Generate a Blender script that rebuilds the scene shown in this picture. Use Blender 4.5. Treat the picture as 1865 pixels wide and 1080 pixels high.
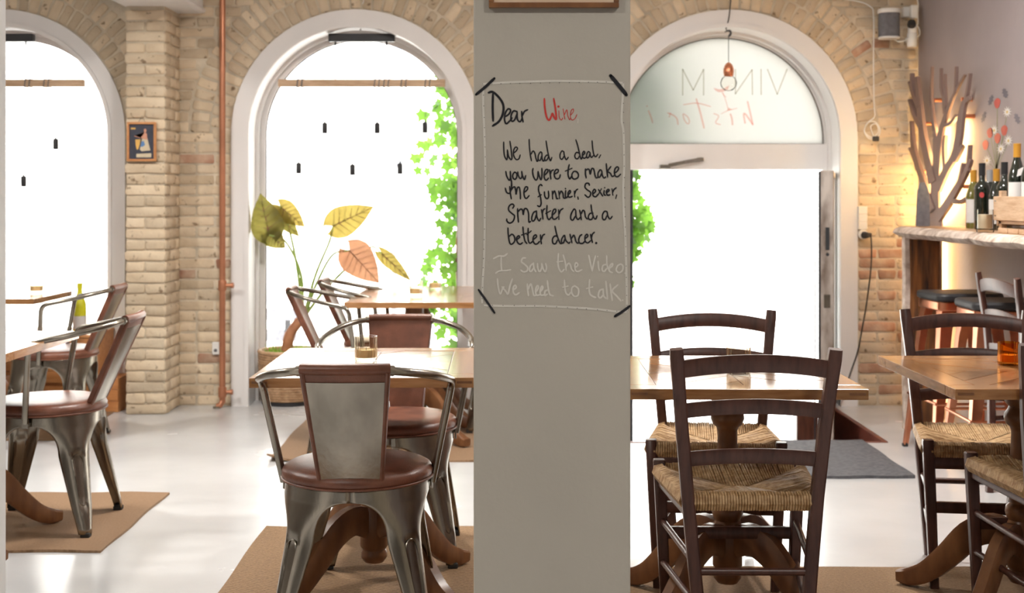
import bpy, bmesh, math, random
from math import pi, sin, cos, radians, sqrt
from mathutils import Vector, Matrix
random.seed(7)
for o in list(bpy.data.objects):
    bpy.data.objects.remove(o, do_unlink=True)
SC = bpy.context.scene
COL = SC.collection

# ------------------------------------------------------------------ camera
F, CX, HY, H = 2360.0, 932.5, 358.0, 1.25          # focal length in pixels, vanishing point, eye height
cam = bpy.data.cameras.new('camera')
cam.sensor_width = 36.0
cam.lens = F / 1865 * 36.0
cam.shift_y = -(540 - HY) / 1865
cam.clip_end = 200
cam.dof.use_dof = True
cam.dof.focus_distance = 3.3
cam.dof.aperture_fstop = 5.6
camo = bpy.data.objects.new('camera', cam)
camo.location = (0, 0, H)
camo.rotation_euler = (pi / 2, 0, 0)
COL.objects.link(camo)
SC.camera = camo

# ------------------------------------------------------------------ sky, sun, exposure
SKY = 9.0
w = bpy.data.worlds.new('world')
SC.world = w
w.use_nodes = True
bg = w.node_tree.nodes['Background']
bg.inputs[0].default_value = (0.90, 0.95, 1.0, 1)
bg.inputs[1].default_value = SKY
sun = bpy.data.lights.new('sun', 'SUN')
sun.energy = 12.0
sun.angle = radians(1.0)
sun.color = (1.0, 0.95, 0.88)
suno = bpy.data.objects.new('sun', sun)
suno.rotation_euler = (radians(42), 0, radians(-20))   # from behind the camera, over the roof, onto the street
suno.location = (0, -5, 12)
COL.objects.link(suno)
SC.view_settings.view_transform = 'Standard'
SC.view_settings.look = 'None'
SC.view_settings.exposure = 0.0
SC.view_settings.gamma = 1.0
SC.view_settings.use_curve_mapping = False
FILL_W = 62.0        # watts of each unseen fill lamp added under the ceiling

# ------------------------------------------------------------------ geometry helpers
def at(px, py, d):                 # photograph position + distance -> point in the room
    return Vector(((px - CX) / F * d, d, H - (py - HY) / F * d))
def onx(px, py, X):                # ... on the plane x = X
    d = X * F / (px - CX)
    return at(px, py, d)

class MB:
    def __init__(s): s.v = []; s.f = []
    def add(s, vs, fs):
        n = len(s.v)
        s.v += [tuple(p) for p in vs]
        s.f += [tuple(i + n for i in f) for f in fs]
        return s
    def box(s, x0, x1, y0, y1, z0, z1, m=None, ch=0.0):
        if ch <= 0:
            vs = [Vector((x, y, z)) for x in (x0, x1) for y in (y0, y1) for z in (z0, z1)]
            fs = [(0,1,3,2),(4,6,7,5),(0,4,5,1),(2,3,7,6),(0,2,6,4),(1,5,7,3)]
        else:
            bm = bmesh.new(); bmesh.ops.create_cube(bm, size=1.0)
            for q in bm.verts:
                q.co = Vector((x0 + (q.co.x + .5) * (x1 - x0), y0 + (q.co.y + .5) * (y1 - y0), z0 + (q.co.z + .5) * (z1 - z0)))
            bmesh.ops.bevel(bm, geom=list(bm.edges), offset=ch, segments=2, affect='EDGES', profile=.5)
            bm.verts.index_update()
            vs = [q.co.copy() for q in bm.verts]; fs = [[q.index for q in f.verts] for f in bm.faces]
            bm.free()
        if m is not None: vs = [m @ p for p in vs]
        return s.add(vs, fs)
    def tube(s, pts, r, n=8, cap=True, flat=None):
        pts = [Vector(p) for p in pts]
        k = len(pts)
        rs = r if isinstance(r, (list, tuple)) else [r] * k
        t0 = (pts[1] - pts[0]).normalized()
        up = Vector((0, 0, 1)) if abs(t0.z) < .9 else Vector((1, 0, 0))
        nrm = (up - up.dot(t0) * t0).normalized()
        vs = []
        for i in range(k):
            t = (pts[min(i + 1, k - 1)] - pts[max(i - 1, 0)]).normalized()
            nrm = (nrm - nrm.dot(t) * t).normalized()
            b = t.cross(nrm)
            for j in range(n):
                a = 2 * pi * j / n
                vs.append(pts[i] + rs[i] * (cos(a) * nrm + sin(a) * b))
        fs = [(i*n+j, i*n+(j+1)%n, (i+1)*n+(j+1)%n, (i+1)*n+j) for i in range(k-1) for j in range(n)]
        if cap:
            fs.append(tuple(range(n))[::-1]); fs.append(tuple((k-1)*n + j for j in range(n)))
        return s.add(vs, fs)
    def bar(s, pts, wx, wy, ups=None, ch=0.0):
        """square-section bar along pts; wx, wy half sizes (float or list); section axes x-ish and up-cross"""
        pts = [Vector(p) for p in pts]; k = len(pts)
        wx = wx if isinstance(wx, (list, tuple)) else [wx] * k
        wy = wy if isinstance(wy, (list, tuple)) else [wy] * k
        ax = Vector(ups) if ups is not None else Vector((1, 0, 0))
        vs = []
        c = .28
        sec = [(-1,-1+c),(-1+c,-1),(1-c,-1),(1,-1+c),(1,1-c),(1-c,1),(-1+c,1),(-1,1-c)]
        n = 8
        for i in range(k):
            t = (pts[min(i + 1, k - 1)] - pts[max(i - 1, 0)]).normalized()
            u = (ax - ax.dot(t) * t).normalized()
            v = t.cross(u)
            for a, b in sec: vs.append(pts[i] + u * a * wx[i] + v * b * wy[i])
        fs = [(i*n+j, i*n+(j+1)%n, (i+1)*n+(j+1)%n, (i+1)*n+j) for i in range(k-1) for j in range(n)]
        fs.append(tuple(range(n))[::-1]); fs.append(tuple((k-1)*n + j for j in range(n)))
        return s.add(vs, fs)
    def lathe(s, prof, n=24, c=(0, 0, 0), rib=None):
        cx, cy, cz = c
        vs = []
        for (r, z) in prof:
            for j in range(n):
                a = 2 * pi * j / n
                q = r * (1 + (rib[1] * cos(a * rib[0]) if rib else 0))
                vs.append((cx + q * cos(a), cy + q * sin(a), cz + z))
        k = len(prof)
        fs = [(i*n+j, i*n+(j+1)%n, (i+1)*n+(j+1)%n, (i+1)*n+j) for i in range(k-1) for j in range(n)]
        if prof[0][0] > 1e-6: fs.append(tuple(range(n))[::-1])
        if prof[-1][0] > 1e-6: fs.append(tuple((k-1)*n + j for j in range(n)))
        return s.add(vs, fs)
    def build(s, name, mat, parent=None, smooth=False, bev=0.0):
        me = bpy.data.meshes.new(name)
        me.from_pydata(s.v, [], s.f)
        me.validate(); me.update()
        return link(name, me, mat, parent, smooth, bev)

def link(name, me, mat, parent=None, smooth=False, bev=0.0):
    if mat is not None and not me.materials: me.materials.append(mat)
    if smooth:
        me.polygons.foreach_set('use_smooth', [True] * len(me.polygons))
        try: me.set_sharp_from_angle(angle=radians(38))
        except Exception: pass
    o = bpy.data.objects.new(name, me)
    COL.objects.link(o)
    if parent is not None: o.parent = parent
    if bev > 0:
        b = o.modifiers.new('bevel', 'BEVEL'); b.width = bev; b.segments = 2; b.limit_method = 'ANGLE'
    return o

def tag(o, label=None, cat=None, group=None, kind=None):
    if label: o['label'] = label
    if cat: o['category'] = cat
    if group: o['group'] = group
    if kind: o['kind'] = kind
    return o
def empty(name, loc=(0, 0, 0), rz=0.0, label=None, cat=None, group=None):
    o = bpy.data.objects.new(name, None)
    o.empty_display_size = .1
    o.location = loc; o.rotation_euler = (0, 0, rz)
    COL.objects.link(o)
    return tag(o, label, cat, group)
def copy_tree(o, parent=None):
    c = o.copy(); COL.objects.link(c)
    c.parent = parent
    for ch in list(o.children): copy_tree(ch, c)
    return c
def place(src, first, loc, rz, label, group=None):
    o = src if first else copy_tree(src)
    o.location = loc; o.rotation_euler = (0, 0, rz)
    o['label'] = label
    if group: o['group'] = group
    return o

def shape2d(name, loops, y0, y1, mat, parent=None):
    """filled outline (x,z loops, later ones are holes) given thickness y0..y1"""
    cu = bpy.data.curves.new(name, 'CURVE'); cu.dimensions = '2D'; cu.fill_mode = 'BOTH'
    cu.extrude = abs(y1 - y0) / 2
    for lp in loops:
        sp = cu.splines.new('POLY'); sp.points.add(len(lp) - 1)
        for p, (x, z) in zip(sp.points, lp): p.co = (x, z, 0, 1)
        sp.use_cyclic_u = True
    tmp = bpy.data.objects.new('tmp', cu)
    me = bpy.data.meshes.new_from_object(tmp)
    bpy.data.objects.remove(tmp); bpy.data.curves.remove(cu)
    ym = (y0 + y1) / 2
    for q in me.vertices:
        x, y, z = q.co
        q.co = (x, ym - z, y)
    me.name = name
    me.materials.clear()
    return link(name, me, mat, parent)
def arch(cx, r, z0, zs, n=40):
    return [(cx - r, z0)] + [(cx - r * cos(pi * i / n), zs + r * sin(pi * i / n)) for i in range(n + 1)] + [(cx + r, z0)]
def uring(cx, r0, r1, z0, zs, n=40):
    return arch(cx, r0, z0, zs, n) + arch(cx, r1, z0, zs, n)[::-1]
def halfdisc(cx, r, zb, zs, n=40):
    a0 = math.asin(max(-1, min(1, (zb - zs) / r)))
    return [(cx - r * cos(a0 + (pi - 2*a0) * i / n), zs + r * sin(a0 + (pi - 2*a0) * i / n)) for i in range(n + 1)]

def spline(pts, m=6):
    """Catmull-Rom through the points"""
    P = [Vector(p) for p in pts]
    if len(P) < 3: return P
    Q = [P[0] * 2 - P[1]] + P + [P[-1] * 2 - P[-2]]
    out = []
    for i in range(1, len(Q) - 2):
        a, b, c, d = Q[i-1], Q[i], Q[i+1], Q[i+2]
        for k in range(m):
            t = k / m
            out.append(.5 * ((2*b) + (c-a)*t + (2*a-5*b+4*c-d)*t*t + (3*b-a-3*c+d)*t*t*t))
    out.append(P[-1])
    return out

# ------------------------------------------------------------------ materials
def new_mat(name):
    m = bpy.data.materials.new(name); m.use_nodes = True
    nt = m.node_tree
    return m, nt, nt.nodes['Principled BSDF']
def N(nt, t, **kw):
    n = nt.nodes.new(t)
    for k, v in kw.items(): setattr(n, k, v)
    return n
def L(nt, a, b): nt.links.new(a, b)
def mat(name, col, rough=.5, metal=0.0, var=0.0, scale=8.0, bump=0.0, bscale=60.0, stretch=(1, 1, 1), col2=None, spec=None,
        coat=0.0, objvar=0.0, detail=4.0, emit=None):
    m, nt, p = new_mat(name)
    p.inputs['Roughness'].default_value = rough
    p.inputs['Metallic'].default_value = metal
    if spec is not None: p.inputs['Specular IOR Level'].default_value = spec
    if coat: p.inputs['Coat Weight'].default_value = coat; p.inputs['Coat Roughness'].default_value = .12
    c = tuple(col) + (1,)
    p.inputs['Base Color'].default_value = c
    if var or col2 or bump or objvar:
        tc = N(nt, 'ShaderNodeTexCoord'); mp = N(nt, 'ShaderNodeMapping')
        mp.inputs['Scale'].default_value = stretch
        L(nt, tc.outputs['Object'], mp.inputs['Vector'])
        if objvar:
            oi = N(nt, 'ShaderNodeObjectInfo'); vm = N(nt, 'ShaderNodeVectorMath', operation='SCALE')
            L(nt, oi.outputs['Random'], vm.inputs['Scale']); vm.inputs[0].default_value = (17, 31, 23)
            va = N(nt, 'ShaderNodeVectorMath', operation='ADD')
            L(nt, mp.outputs[0], va.inputs[0]); L(nt, vm.outputs[0], va.inputs[1])
            src = va.outputs[0]
        else: src = mp.outputs[0]
        nz = N(nt, 'ShaderNodeTexNoise'); nz.inputs['Scale'].default_value = scale; nz.inputs['Detail'].default_value = detail
        L(nt, src, nz.inputs['Vector'])
        rp = N(nt, 'ShaderNodeValToRGB')
        rp.color_ramp.elements[0].position = .32; rp.color_ramp.elements[1].position = .68
        c2 = col2 if col2 else tuple(min(1, q * (1 + var)) for q in col)
        c1 = col if col2 else tuple(q * (1 - var) for q in col)
        rp.color_ramp.elements[0].color = tuple(c1) + (1,); rp.color_ramp.elements[1].color = tuple(c2) + (1,)
        L(nt, nz.outputs[0], rp.inputs[0])
        out = rp.outputs[0]
        if objvar:
            mr = N(nt, 'ShaderNodeMapRange'); mr.inputs[3].default_value = 1 - objvar; mr.inputs[4].default_value = 1 + objvar * .6
            L(nt, oi.outputs['Random'], mr.inputs[0])
            mx = N(nt, 'ShaderNodeVectorMath', operation='SCALE')
            L(nt, out, mx.inputs[0]); L(nt, mr.outputs[0], mx.inputs['Scale'])
            out = mx.outputs[0]
        L(nt, out, p.inputs['Base Color'])
        if bump:
            n2 = N(nt, 'ShaderNodeTexNoise'); n2.inputs['Scale'].default_value = bscale; n2.inputs['Detail'].default_value = 5
            L(nt, src, n2.inputs['Vector'])
            bp = N(nt, 'ShaderNodeBump'); bp.inputs['Strength'].default_value = bump; bp.inputs['Distance'].default_value = .01
            L(nt, n2.outputs[0], bp.inputs['Height']); L(nt, bp.outputs[0], p.inputs['Normal'])
    if emit:
        p.inputs['Emission Color'].default_value = tuple(emit[0]) + (1,); p.inputs['Emission Strength'].default_value = emit[1]
    return m
def glass_mat(name, tint=(1, 1, 1), ior=1.45, rough=0.0):
    m = bpy.data.materials.new(name); m.use_nodes = True
    nt = m.node_tree; nt.nodes.clear()
    out = N(nt, 'ShaderNodeOutputMaterial'); mx = N(nt, 'ShaderNodeMixShader')
    tr = N(nt, 'ShaderNodeBsdfTransparent'); gl = N(nt, 'ShaderNodeBsdfGlossy'); fr = N(nt, 'ShaderNodeFresnel')
    tr.inputs[0].default_value = tuple(tint) + (1,)
    gl.inputs['Roughness'].default_value = rough
    fr.inputs[0].default_value = ior
    L(nt, fr.outputs[0], mx.inputs[0]); L(nt, tr.outputs[0], mx.inputs[1]); L(nt, gl.outputs[0], mx.inputs[2])
    L(nt, mx.outputs[0], out.inputs[0])
    return m
def leaf_mat(name, c1, c2, tl, scale=6.0, mix=.55):
    m = bpy.data.materials.new(name); m.use_nodes = True
    nt = m.node_tree; nt.nodes.clear()
    out = N(nt, 'ShaderNodeOutputMaterial'); mx = N(nt, 'ShaderNodeMixShader')
    df = N(nt, 'ShaderNodeBsdfPrincipled'); ts = N(nt, 'ShaderNodeBsdfTranslucent')
    df.inputs['Roughness'].default_value = .45
    tc = N(nt, 'ShaderNodeTexCoord'); nz = N(nt, 'ShaderNodeTexNoise'); nz.inputs['Scale'].default_value = scale
    L(nt, tc.outputs['Object'], nz.inputs['Vector'])
    rp = N(nt, 'ShaderNodeValToRGB'); rp.color_ramp.elements[0].position = .35; rp.color_ramp.elements[1].position = .65
    rp.color_ramp.elements[0].color = tuple(c1) + (1,); rp.color_ramp.elements[1].color = tuple(c2) + (1,)
    L(nt, nz.outputs[0], rp.inputs[0]); L(nt, rp.outputs[0], df.inputs['Base Color'])
    ml = N(nt, 'ShaderNodeMix', data_type='RGBA'); ml.inputs[0].default_value = .5
    L(nt, rp.outputs[0], ml.inputs[6]); ml.inputs[7].default_value = tuple(tl) + (1,)
    L(nt, ml.outputs[2], ts.inputs[0])
    mx.inputs[0].default_value = mix
    L(nt, df.outputs[0], mx.inputs[1]); L(nt, ts.outputs[0], mx.inputs[2]); L(nt, mx.outputs[0], out.inputs[0])
    return m

MT = {}
MT['mortar'] = mat('mortar', (.60, .52, .40), .95, var=.18, scale=7, bump=.6, bscale=45)
MT['brick'] = mat('buff_brick', (.60, .475, .325), .9, scale=5, bump=.5, bscale=30, col2=(.72, .60, .44), objvar=.20, detail=6)
def pores(m):
    nt = m.node_tree; p_ = nt.nodes['Principled BSDF']
    src = p_.inputs['Base Color'].links[0].from_socket
    va = [n for n in nt.nodes if n.type == 'VECT_MATH' and n.operation == 'ADD'][0]
    nz = N(nt, 'ShaderNodeTexNoise'); nz.inputs['Scale'].default_value = 26; nz.inputs['Detail'].default_value = 3
    L(nt, va.outputs[0], nz.inputs['Vector'])
    rp = N(nt, 'ShaderNodeValToRGB')
    rp.color_ramp.elements[0].position = .28; rp.color_ramp.elements[0].color = (.40, .34, .30, 1)
    rp.color_ramp.elements[1].position = .37; rp.color_ramp.elements[1].color = (1, 1, 1, 1)
    L(nt, nz.outputs[0], rp.inputs[0])
    mx = N(nt, 'ShaderNodeVectorMath', operation='MULTIPLY')
    L(nt, src, mx.inputs[0]); L(nt, rp.outputs[0], mx.inputs[1]); L(nt, mx.outputs[0], p_.inputs['Base Color'])
pores(MT['brick'])
MT['redbrick'] = mat('red_brick', (.40, .20, .13), .9, scale=9, bump=.5, bscale=30, col2=(.62, .46, .33), objvar=.25)
MT['white'] = mat('white_paint', (.80, .775, .76), .45, var=.03, scale=3, bump=.06, bscale=20)
MT['plaster'] = mat('white_plaster', (.80, .79, .77), .8, var=.05, scale=4, bump=.25, bscale=25)
MT['pillar'] = mat('grey_beige_paint', (.44, .405, .34), .55, var=.035, scale=3, bump=.12, bscale=35)
MT['mauve'] = mat('mauve_paint', (.33, .285, .29), .75, var=.06, scale=3, bump=.1, bscale=40)
MT['ceil'] = mat('ceiling_paint', (.78, .76, .73), .9, var=.03)
MT['dimwall'] = mat('brown_grey_paint', (.22, .19, .165), .8, var=.06)
MT['darkgap'] = mat('dark_putty', (.09, .06, .045), .8, var=.2)
MT['metal'] = mat('raw_brushed_steel', (.31, .28, .235), .26, 1.0, var=.30, scale=9, bump=.05, bscale=80, stretch=(1, 1, .35))
MT['leather'] = mat('brown_leather', (.155, .055, .030), .36, var=.28, scale=14, bump=.12, bscale=220)
MT['rubber'] = mat('dark_rubber', (.03, .028, .026), .7, var=.15)
MT['darkwood'] = mat('dark_walnut_stain', (.060, .024, .017), .33, scale=10, col2=(.105, .043, .030), stretch=(6, 6, .8), bump=.05, bscale=30)
MT['oak'] = mat('varnished_oak', (.26, .115, .04), .19, scale=7, col2=(.42, .21, .085), stretch=(1.2, 9, 9), bump=.008, bscale=12, objvar=.25, coat=.35)
MT['parquet'] = mat('oak_parquet', (.22, .095, .033), .19, scale=7, col2=(.42, .21, .085), stretch=(1.2, 9, 9), bump=.008, bscale=12, objvar=.5, coat=.35)
MT['oakleg'] = mat('stained_beech', (.14, .055, .022), .33, scale=6, col2=(.25, .11, .042), stretch=(3, 3, 1), bump=.04, bscale=20)
MT['rush'] = mat('woven_rush', (.36, .205, .085), .55, scale=60, col2=(.62, .42, .22), detail=2, bump=.1, bscale=200)
MT['black'] = mat('matt_black', (.022, .022, .025), .5, var=.15)
MT['copper'] = mat('copper', (.78, .32, .18), .28, 1.0, var=.12, scale=10)
MT['coppaint'] = mat('copper_painted_pipe', (.50, .215, .12), .36, .55, var=.15, scale=6)
MT['glass'] = glass_mat('window_glass')
MT['candleglass'] = glass_mat('pale_amber_glass', (.985, .95, .88), 1.22, .05)
MT['amberglass'] = glass_mat('amber_glass', (.97, .60, .18), 1.3, .05)
MT['clearglass'] = glass_mat('clear_glass', (.97, .97, .95), 1.5, .03)
MT['thinglass'] = glass_mat('thin_bulb_glass', (.98, .97, .95), 1.12, .02)
MT['wax'] = mat('candle_wax', (.86, .70, .44), .5, var=.04)
MT['palewood'] = mat('pale_pine', (.55, .36, .22), .55, scale=6, col2=(.70, .50, .33), stretch=(2, 10, 10), bump=.1, bscale=15)
MT['crate'] = mat('crate_pine', (.48, .29, .16), .6, scale=5, col2=(.66, .46, .30), stretch=(8, 1.5, 8), bump=.15, bscale=15)
MT['orange'] = mat('orange_wood', (.50, .21, .07), .45, scale=6, col2=(.62, .29, .11), stretch=(1, 8, 8), bump=.05, bscale=18)
MT['bark'] = mat('live_edge_bark', (.30, .21, .155), .6, scale=16, col2=(.76, .66, .58), bump=.9, bscale=22, detail=9)
MT['shelf'] = mat('shelf_wood', (.38, .21, .10), .35, scale=4, col2=(.55, .34, .18), stretch=(9, 1, 9), bump=.05, bscale=20)
MT['burnt'] = mat('charred_timber', (.018, .012, .010), .6, scale=4, col2=(.32, .12, .03), stretch=(6, 6, .8), bump=.4, bscale=20)
MT['treeboard'] = mat('brown_fibreboard', (.22, .145, .125), .6, var=.08, scale=5)
MT['grey'] = mat('grey_fabric', (.16, .16, .175), .9, var=.15, scale=40, bump=.3, bscale=200)
MT['whiteplastic'] = mat('white_plastic', (.80, .79, .76), .35, var=.02)
MT['paintblack'] = mat('black_marker_paint', (.018, .018, .022), .35, var=.1)
MT['paintred'] = mat('red_marker_paint', (.55, .045, .035), .45, var=.12, scale=30)
MT['paintwhite'] = mat('white_marker_paint', (.61, .58, .51), .6, var=.05, scale=30)
MT['darkred'] = mat('oxblood_board', (.16, .05, .035), .45, var=.25, scale=8)
MT['concrete_out'] = mat('pale_pavement', (.62, .60, .57), .85, var=.1, scale=2, bump=.2, bscale=10)
MT['facade'] = mat('pale_facade', (.80, .77, .72), .85, var=.05, scale=1)
MT['matgrey'] = mat('grey_entrance_mat', (.13, .13, .14), .95, var=.22, scale=50, bump=.8, bscale=250)
MT['wicker'] = mat('wicker', (.42, .25, .13), .6, scale=30, col2=(.64, .42, .25), bump=.2, bscale=90)
MT['worn'] = mat('worn_painted_wood', (.14, .10, .075), .6, scale=13, col2=(.52, .46, .41), stretch=(1, 1, .35), bump=.3, bscale=30, detail=7)

# polished concrete floor
def floor_mat():
    m, nt, p = new_mat('polished_concrete')
    tc = N(nt, 'ShaderNodeTexCoord')
    a = N(nt, 'ShaderNodeTexNoise'); a.inputs['Scale'].default_value = 1.3; a.inputs['Detail'].default_value = 7
    b = N(nt, 'ShaderNodeTexNoise'); b.inputs['Scale'].default_value = 22; b.inputs['Detail'].default_value = 4
    L(nt, tc.outputs['Object'], a.inputs[0]); L(nt, tc.outputs['Object'], b.inputs[0])
    rp = N(nt, 'ShaderNodeValToRGB')
    rp.color_ramp.elements[0].position = .3; rp.color_ramp.elements[0].color = (.52, .525, .53, 1)
    rp.color_ramp.elements[1].position = .7; rp.color_ramp.elements[1].color = (.64, .645, .65, 1)
    L(nt, a.outputs[0], rp.inputs[0]); L(nt, rp.outputs[0], p.inputs['Base Color'])
    mr = N(nt, 'ShaderNodeMapRange'); mr.inputs[3].default_value = .16; mr.inputs[4].default_value = .34
    L(nt, a.outputs[0], mr.inputs[0]); L(nt, mr.outputs[0], p.inputs['Roughness'])
    bp = N(nt, 'ShaderNodeBump'); bp.inputs['Strength'].default_value = .05; bp.inputs['Distance'].default_value = .004
    L(nt, b.outputs[0], bp.inputs['Height']); L(nt, bp.outputs[0], p.inputs['Normal'])
    return m
MT['floor'] = floor_mat()
# jute: zig-zag weave
def jute_mat(name, s=70.0, zig=1.0, c1=(.20, .115, .055), c2=(.42, .275, .155)):
    m, nt, p = new_mat(name)
    p.inputs['Roughness'].default_value = .9
    tc = N(nt, 'ShaderNodeTexCoord'); sp = N(nt, 'ShaderNodeSeparateXYZ')
    L(nt, tc.outputs['Object'], sp.inputs[0])
    def math_(op, a, b=None, va=None, vb=None):
        n = N(nt, 'ShaderNodeMath', operation=op)
        if a is not None: L(nt, a, n.inputs[0])
        elif va is not None: n.inputs[0].default_value = va
        if b is not None: L(nt, b, n.inputs[1])
        elif vb is not None: n.inputs[1].default_value = vb
        return n.outputs[0]
    xs = math_('MULTIPLY', sp.outputs[0], vb=s * .55)
    pp = math_('PINGPONG', xs, vb=1.0)
    ys = math_('MULTIPLY', sp.outputs[1], vb=s)
    pz = math_('MULTIPLY', pp, vb=zig)
    sm = math_('ADD', ys, pz)
    fr = math_('FRACT', sm)
    tri = math_('PINGPONG', fr, vb=.5)
    nz = N(nt, 'ShaderNodeTexNoise'); nz.inputs['Scale'].default_value = 120; L(nt, tc.outputs['Object'], nz.inputs[0])
    n2 = math_('MULTIPLY', nz.outputs[0], vb=.5)
    t2 = math_('ADD', tri, n2)
    rp = N(nt, 'ShaderNodeValToRGB')
    rp.color_ramp.elements[0].position = .22; rp.color_ramp.elements[0].color = tuple(c1) + (1,)
    rp.color_ramp.elements[1].position = .66; rp.color_ramp.elements[1].color = tuple(c2) + (1,)
    L(nt, t2, rp.inputs[0]); L(nt, rp.outputs[0], p.inputs['Base Color'])
    bp = N(nt, 'ShaderNodeBump'); bp.inputs['Strength'].default_value = .8; bp.inputs['Distance'].default_value = .004
    L(nt, t2, bp.inputs['Height']); L(nt, bp.outputs[0], p.inputs['Normal'])
    return m
MT['jute'] = jute_mat('jute_herringbone', 62.0, 1.0, (.12, .065, .03), (.36, .225, .12))
MT['sisal'] = jute_mat('jute_boucle', 95.0, .6, (.13, .072, .035), (.36, .225, .12))
MT['sisal2'] = jute_mat('jute_plain', 160.0, .3, (.20, .115, .06), (.33, .205, .115))
def frosted():
    m = bpy.data.materials.new('frosted_glass'); m.use_nodes = True
    nt = m.node_tree; nt.nodes.clear()
    out = N(nt, 'ShaderNodeOutputMaterial'); mx = N(nt, 'ShaderNodeMixShader'); rf = N(nt, 'ShaderNodeBsdfRefraction'); ts = N(nt, 'ShaderNodeBsdfTranslucent')
    rf.inputs['Roughness'].default_value = .14; rf.inputs['IOR'].default_value = 1.02; rf.inputs[0].default_value = (.30, .29, .275, 1)
    ts.inputs[0].default_value = (.43, .42, .40, 1)
    mx.inputs[0].default_value = .8
    L(nt, rf.outputs[0], mx.inputs[1]); L(nt, ts.outputs[0], mx.inputs[2]); L(nt, mx.outputs[0], out.inputs[0])
    return m
MT['frosted'] = frosted()
def film(name, col, alpha):
    m = bpy.data.materials.new(name); m.use_nodes = True
    nt = m.node_tree; nt.nodes.clear()
    out = N(nt, 'ShaderNodeOutputMaterial'); mx = N(nt, 'ShaderNodeMixShader'); tr = N(nt, 'ShaderNodeBsdfTransparent'); df = N(nt, 'ShaderNodeBsdfDiffuse')
    tr.inputs[0].default_value = tuple(col) + (1,)
    df.inputs[0].default_value = tuple(col) + (1,)
    mx.inputs[0].default_value = alpha
    L(nt, tr.outputs[0], mx.inputs[1]); L(nt, df.outputs[0], mx.inputs[2]); L(nt, mx.outputs[0], out.inputs[0])
    return m
MT['filmgrey'] = film('grey_vinyl_letter', (.66, .64, .58), .10)
MT['filmred'] = film('pink_vinyl_letter', (.96, .64, .60), .08)

# ================================================================== THE ROOM
WY, WB = 7.75, 8.10                       # inner and outer face of the window wall
RX = 2.43                                 # right wall
ZC = 2.78
WIN = [(-3.05, .742, .65, 0.0, 1.625), (-.933, .742, .65, 0.0, 1.625)]
DOOR = (1.297, .765, .672, -.60, 1.60)
# floor round the sunken entrance
PX0, PX1, PY0 = .56, 1.91, 6.60
b = MB()
b.box(-4.7, PX0, -3.6, WB, -.1, 0); b.box(PX1, RX + .1, -3.6, WB, -.1, 0); b.box(PX0, PX1, -3.6, PY0, -.1, 0)
tag(b.build('floor', MT['floor']), kind='structure')
b = MB(); b.box(PX0 - .02, PX1 + .02, PY0, WB, -.75, -.62); b.box(PX0, PX1, PY0 + .002, 6.87, -.62, -.42)
tag(b.build('floor_entrance_pit', MT['concrete_out']), kind='structure')
b = MB(); b.box(PX1 - .025, PX1 + .004, PY0, WY, -.62, .004)
t = tag(b.build('trim_4', MT['darkred'], bev=.003), kind='structure')
b = MB(); b.box(PX0 - .004, PX0 + .025, PY0, WY, -.62, .004)
tag(b.build('trim_5', MT['darkred'], bev=.003), kind='structure')
b = MB(); b.box(PX0, PX1, PY0 - .02, PY0 + .004, -.62, .003)
tag(b.build('trim_6', MT['darkred']), kind='structure')
# window wall with its three arches
loops = [[(-4.7, -.75), (RX + .1, -.75), (RX + .1, 2.95), (-4.7, 2.95)]]
for (cx, r0, r1, z0, zs) in WIN: loops.append(arch(cx, r1 + .004, -.05, zs))
loops.append(arch(DOOR[0], DOOR[2] + .004, DOOR[3], DOOR[4]))
wall_back = tag(shape2d('wall_back', loops, WY, WB, MT['mortar']), kind='structure')
b = MB(); b.box(RX, RX + .1, -3.6, WB, -.1, 2.95)
wall_right = tag(b.build('wall_right', MT['mauve']), kind='structure')
b = MB(); b.box(-4.8, -4.7, -3.6, WB, -.1, 2.95)
tag(b.build('wall_left', MT['dimwall']), kind='structure')
b = MB(); b.box(-4.7, RX, -3.7, -3.6, -.1, 2.95)
tag(b.build('wall_rear', MT['dimwall']), kind='structure')
b = MB(); b.box(-4.7, RX, -3.6, WB, ZC, ZC + .15)
tag(b.build('ceiling', MT['ceil']), kind='structure')
# plastered beam on the brick pier
b = MB(); b.box(-2.235, -1.845, 5.5, WY, 2.342, ZC)
beam = tag(b.build('trim_7', MT['plaster'], bev=.012), kind='structure')
b = MB(); b.tube([(-1.845, 5.5, 2.36), (-1.845, 7.48, 2.36), (-1.845, 7.74, 2.36)], .016, 8)
b.build('bead', MT['white'], beam, True)

# brick shapes shared by all bricks
def brick_mesh(l, h, seed):
    rr = random.Random(seed)
    c = min(h, l) * .15
    out = []
    for (sx, sz) in ((-1, -1), (1, -1), (1, 1), (-1, 1)):
        x, z = sx * l / 2, sz * h / 2
        if sx * sz > 0: seq = [(x, z - sz * c), (x - sx * c, z)]
        else: seq = [(x - sx * c, z), (x, z - sz * c)]
        out += seq
    # extra points on the long edges make them uneven
    out = out[:2] + [(0, -h / 2)] + out[2:6] + [(0, h / 2)] + out[6:]
    j = lambda a: rr.uniform(-a, a)
    ring = [(x + j(.004), z + j(.003)) for x, z in out]
    pr = rr.uniform(.003, .008)
    vs = [(x, .012, z) for x, z in ring] + [(x, -pr * .45, z) for x, z in ring]
    k = len(ring)
    vs += [(x * (1 - .010 / l), -pr + j(.0015), z * (1 - .010 / h)) for x, z in ring]
    fs = [(a * k + i, a * k + (i + 1) % k, (a + 1) * k + (i + 1) % k, (a + 1) * k + i) for a in (0, 1) for i in range(k)]
    fs.append(tuple(2 * k + i for i in range(k)))
    me = bpy.data.meshes.new('brick'); me.from_pydata(vs, [], fs); me.update()
    me.polygons.foreach_set('use_smooth', [True] * len(me.polygons))
    return me
BK = {}
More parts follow.
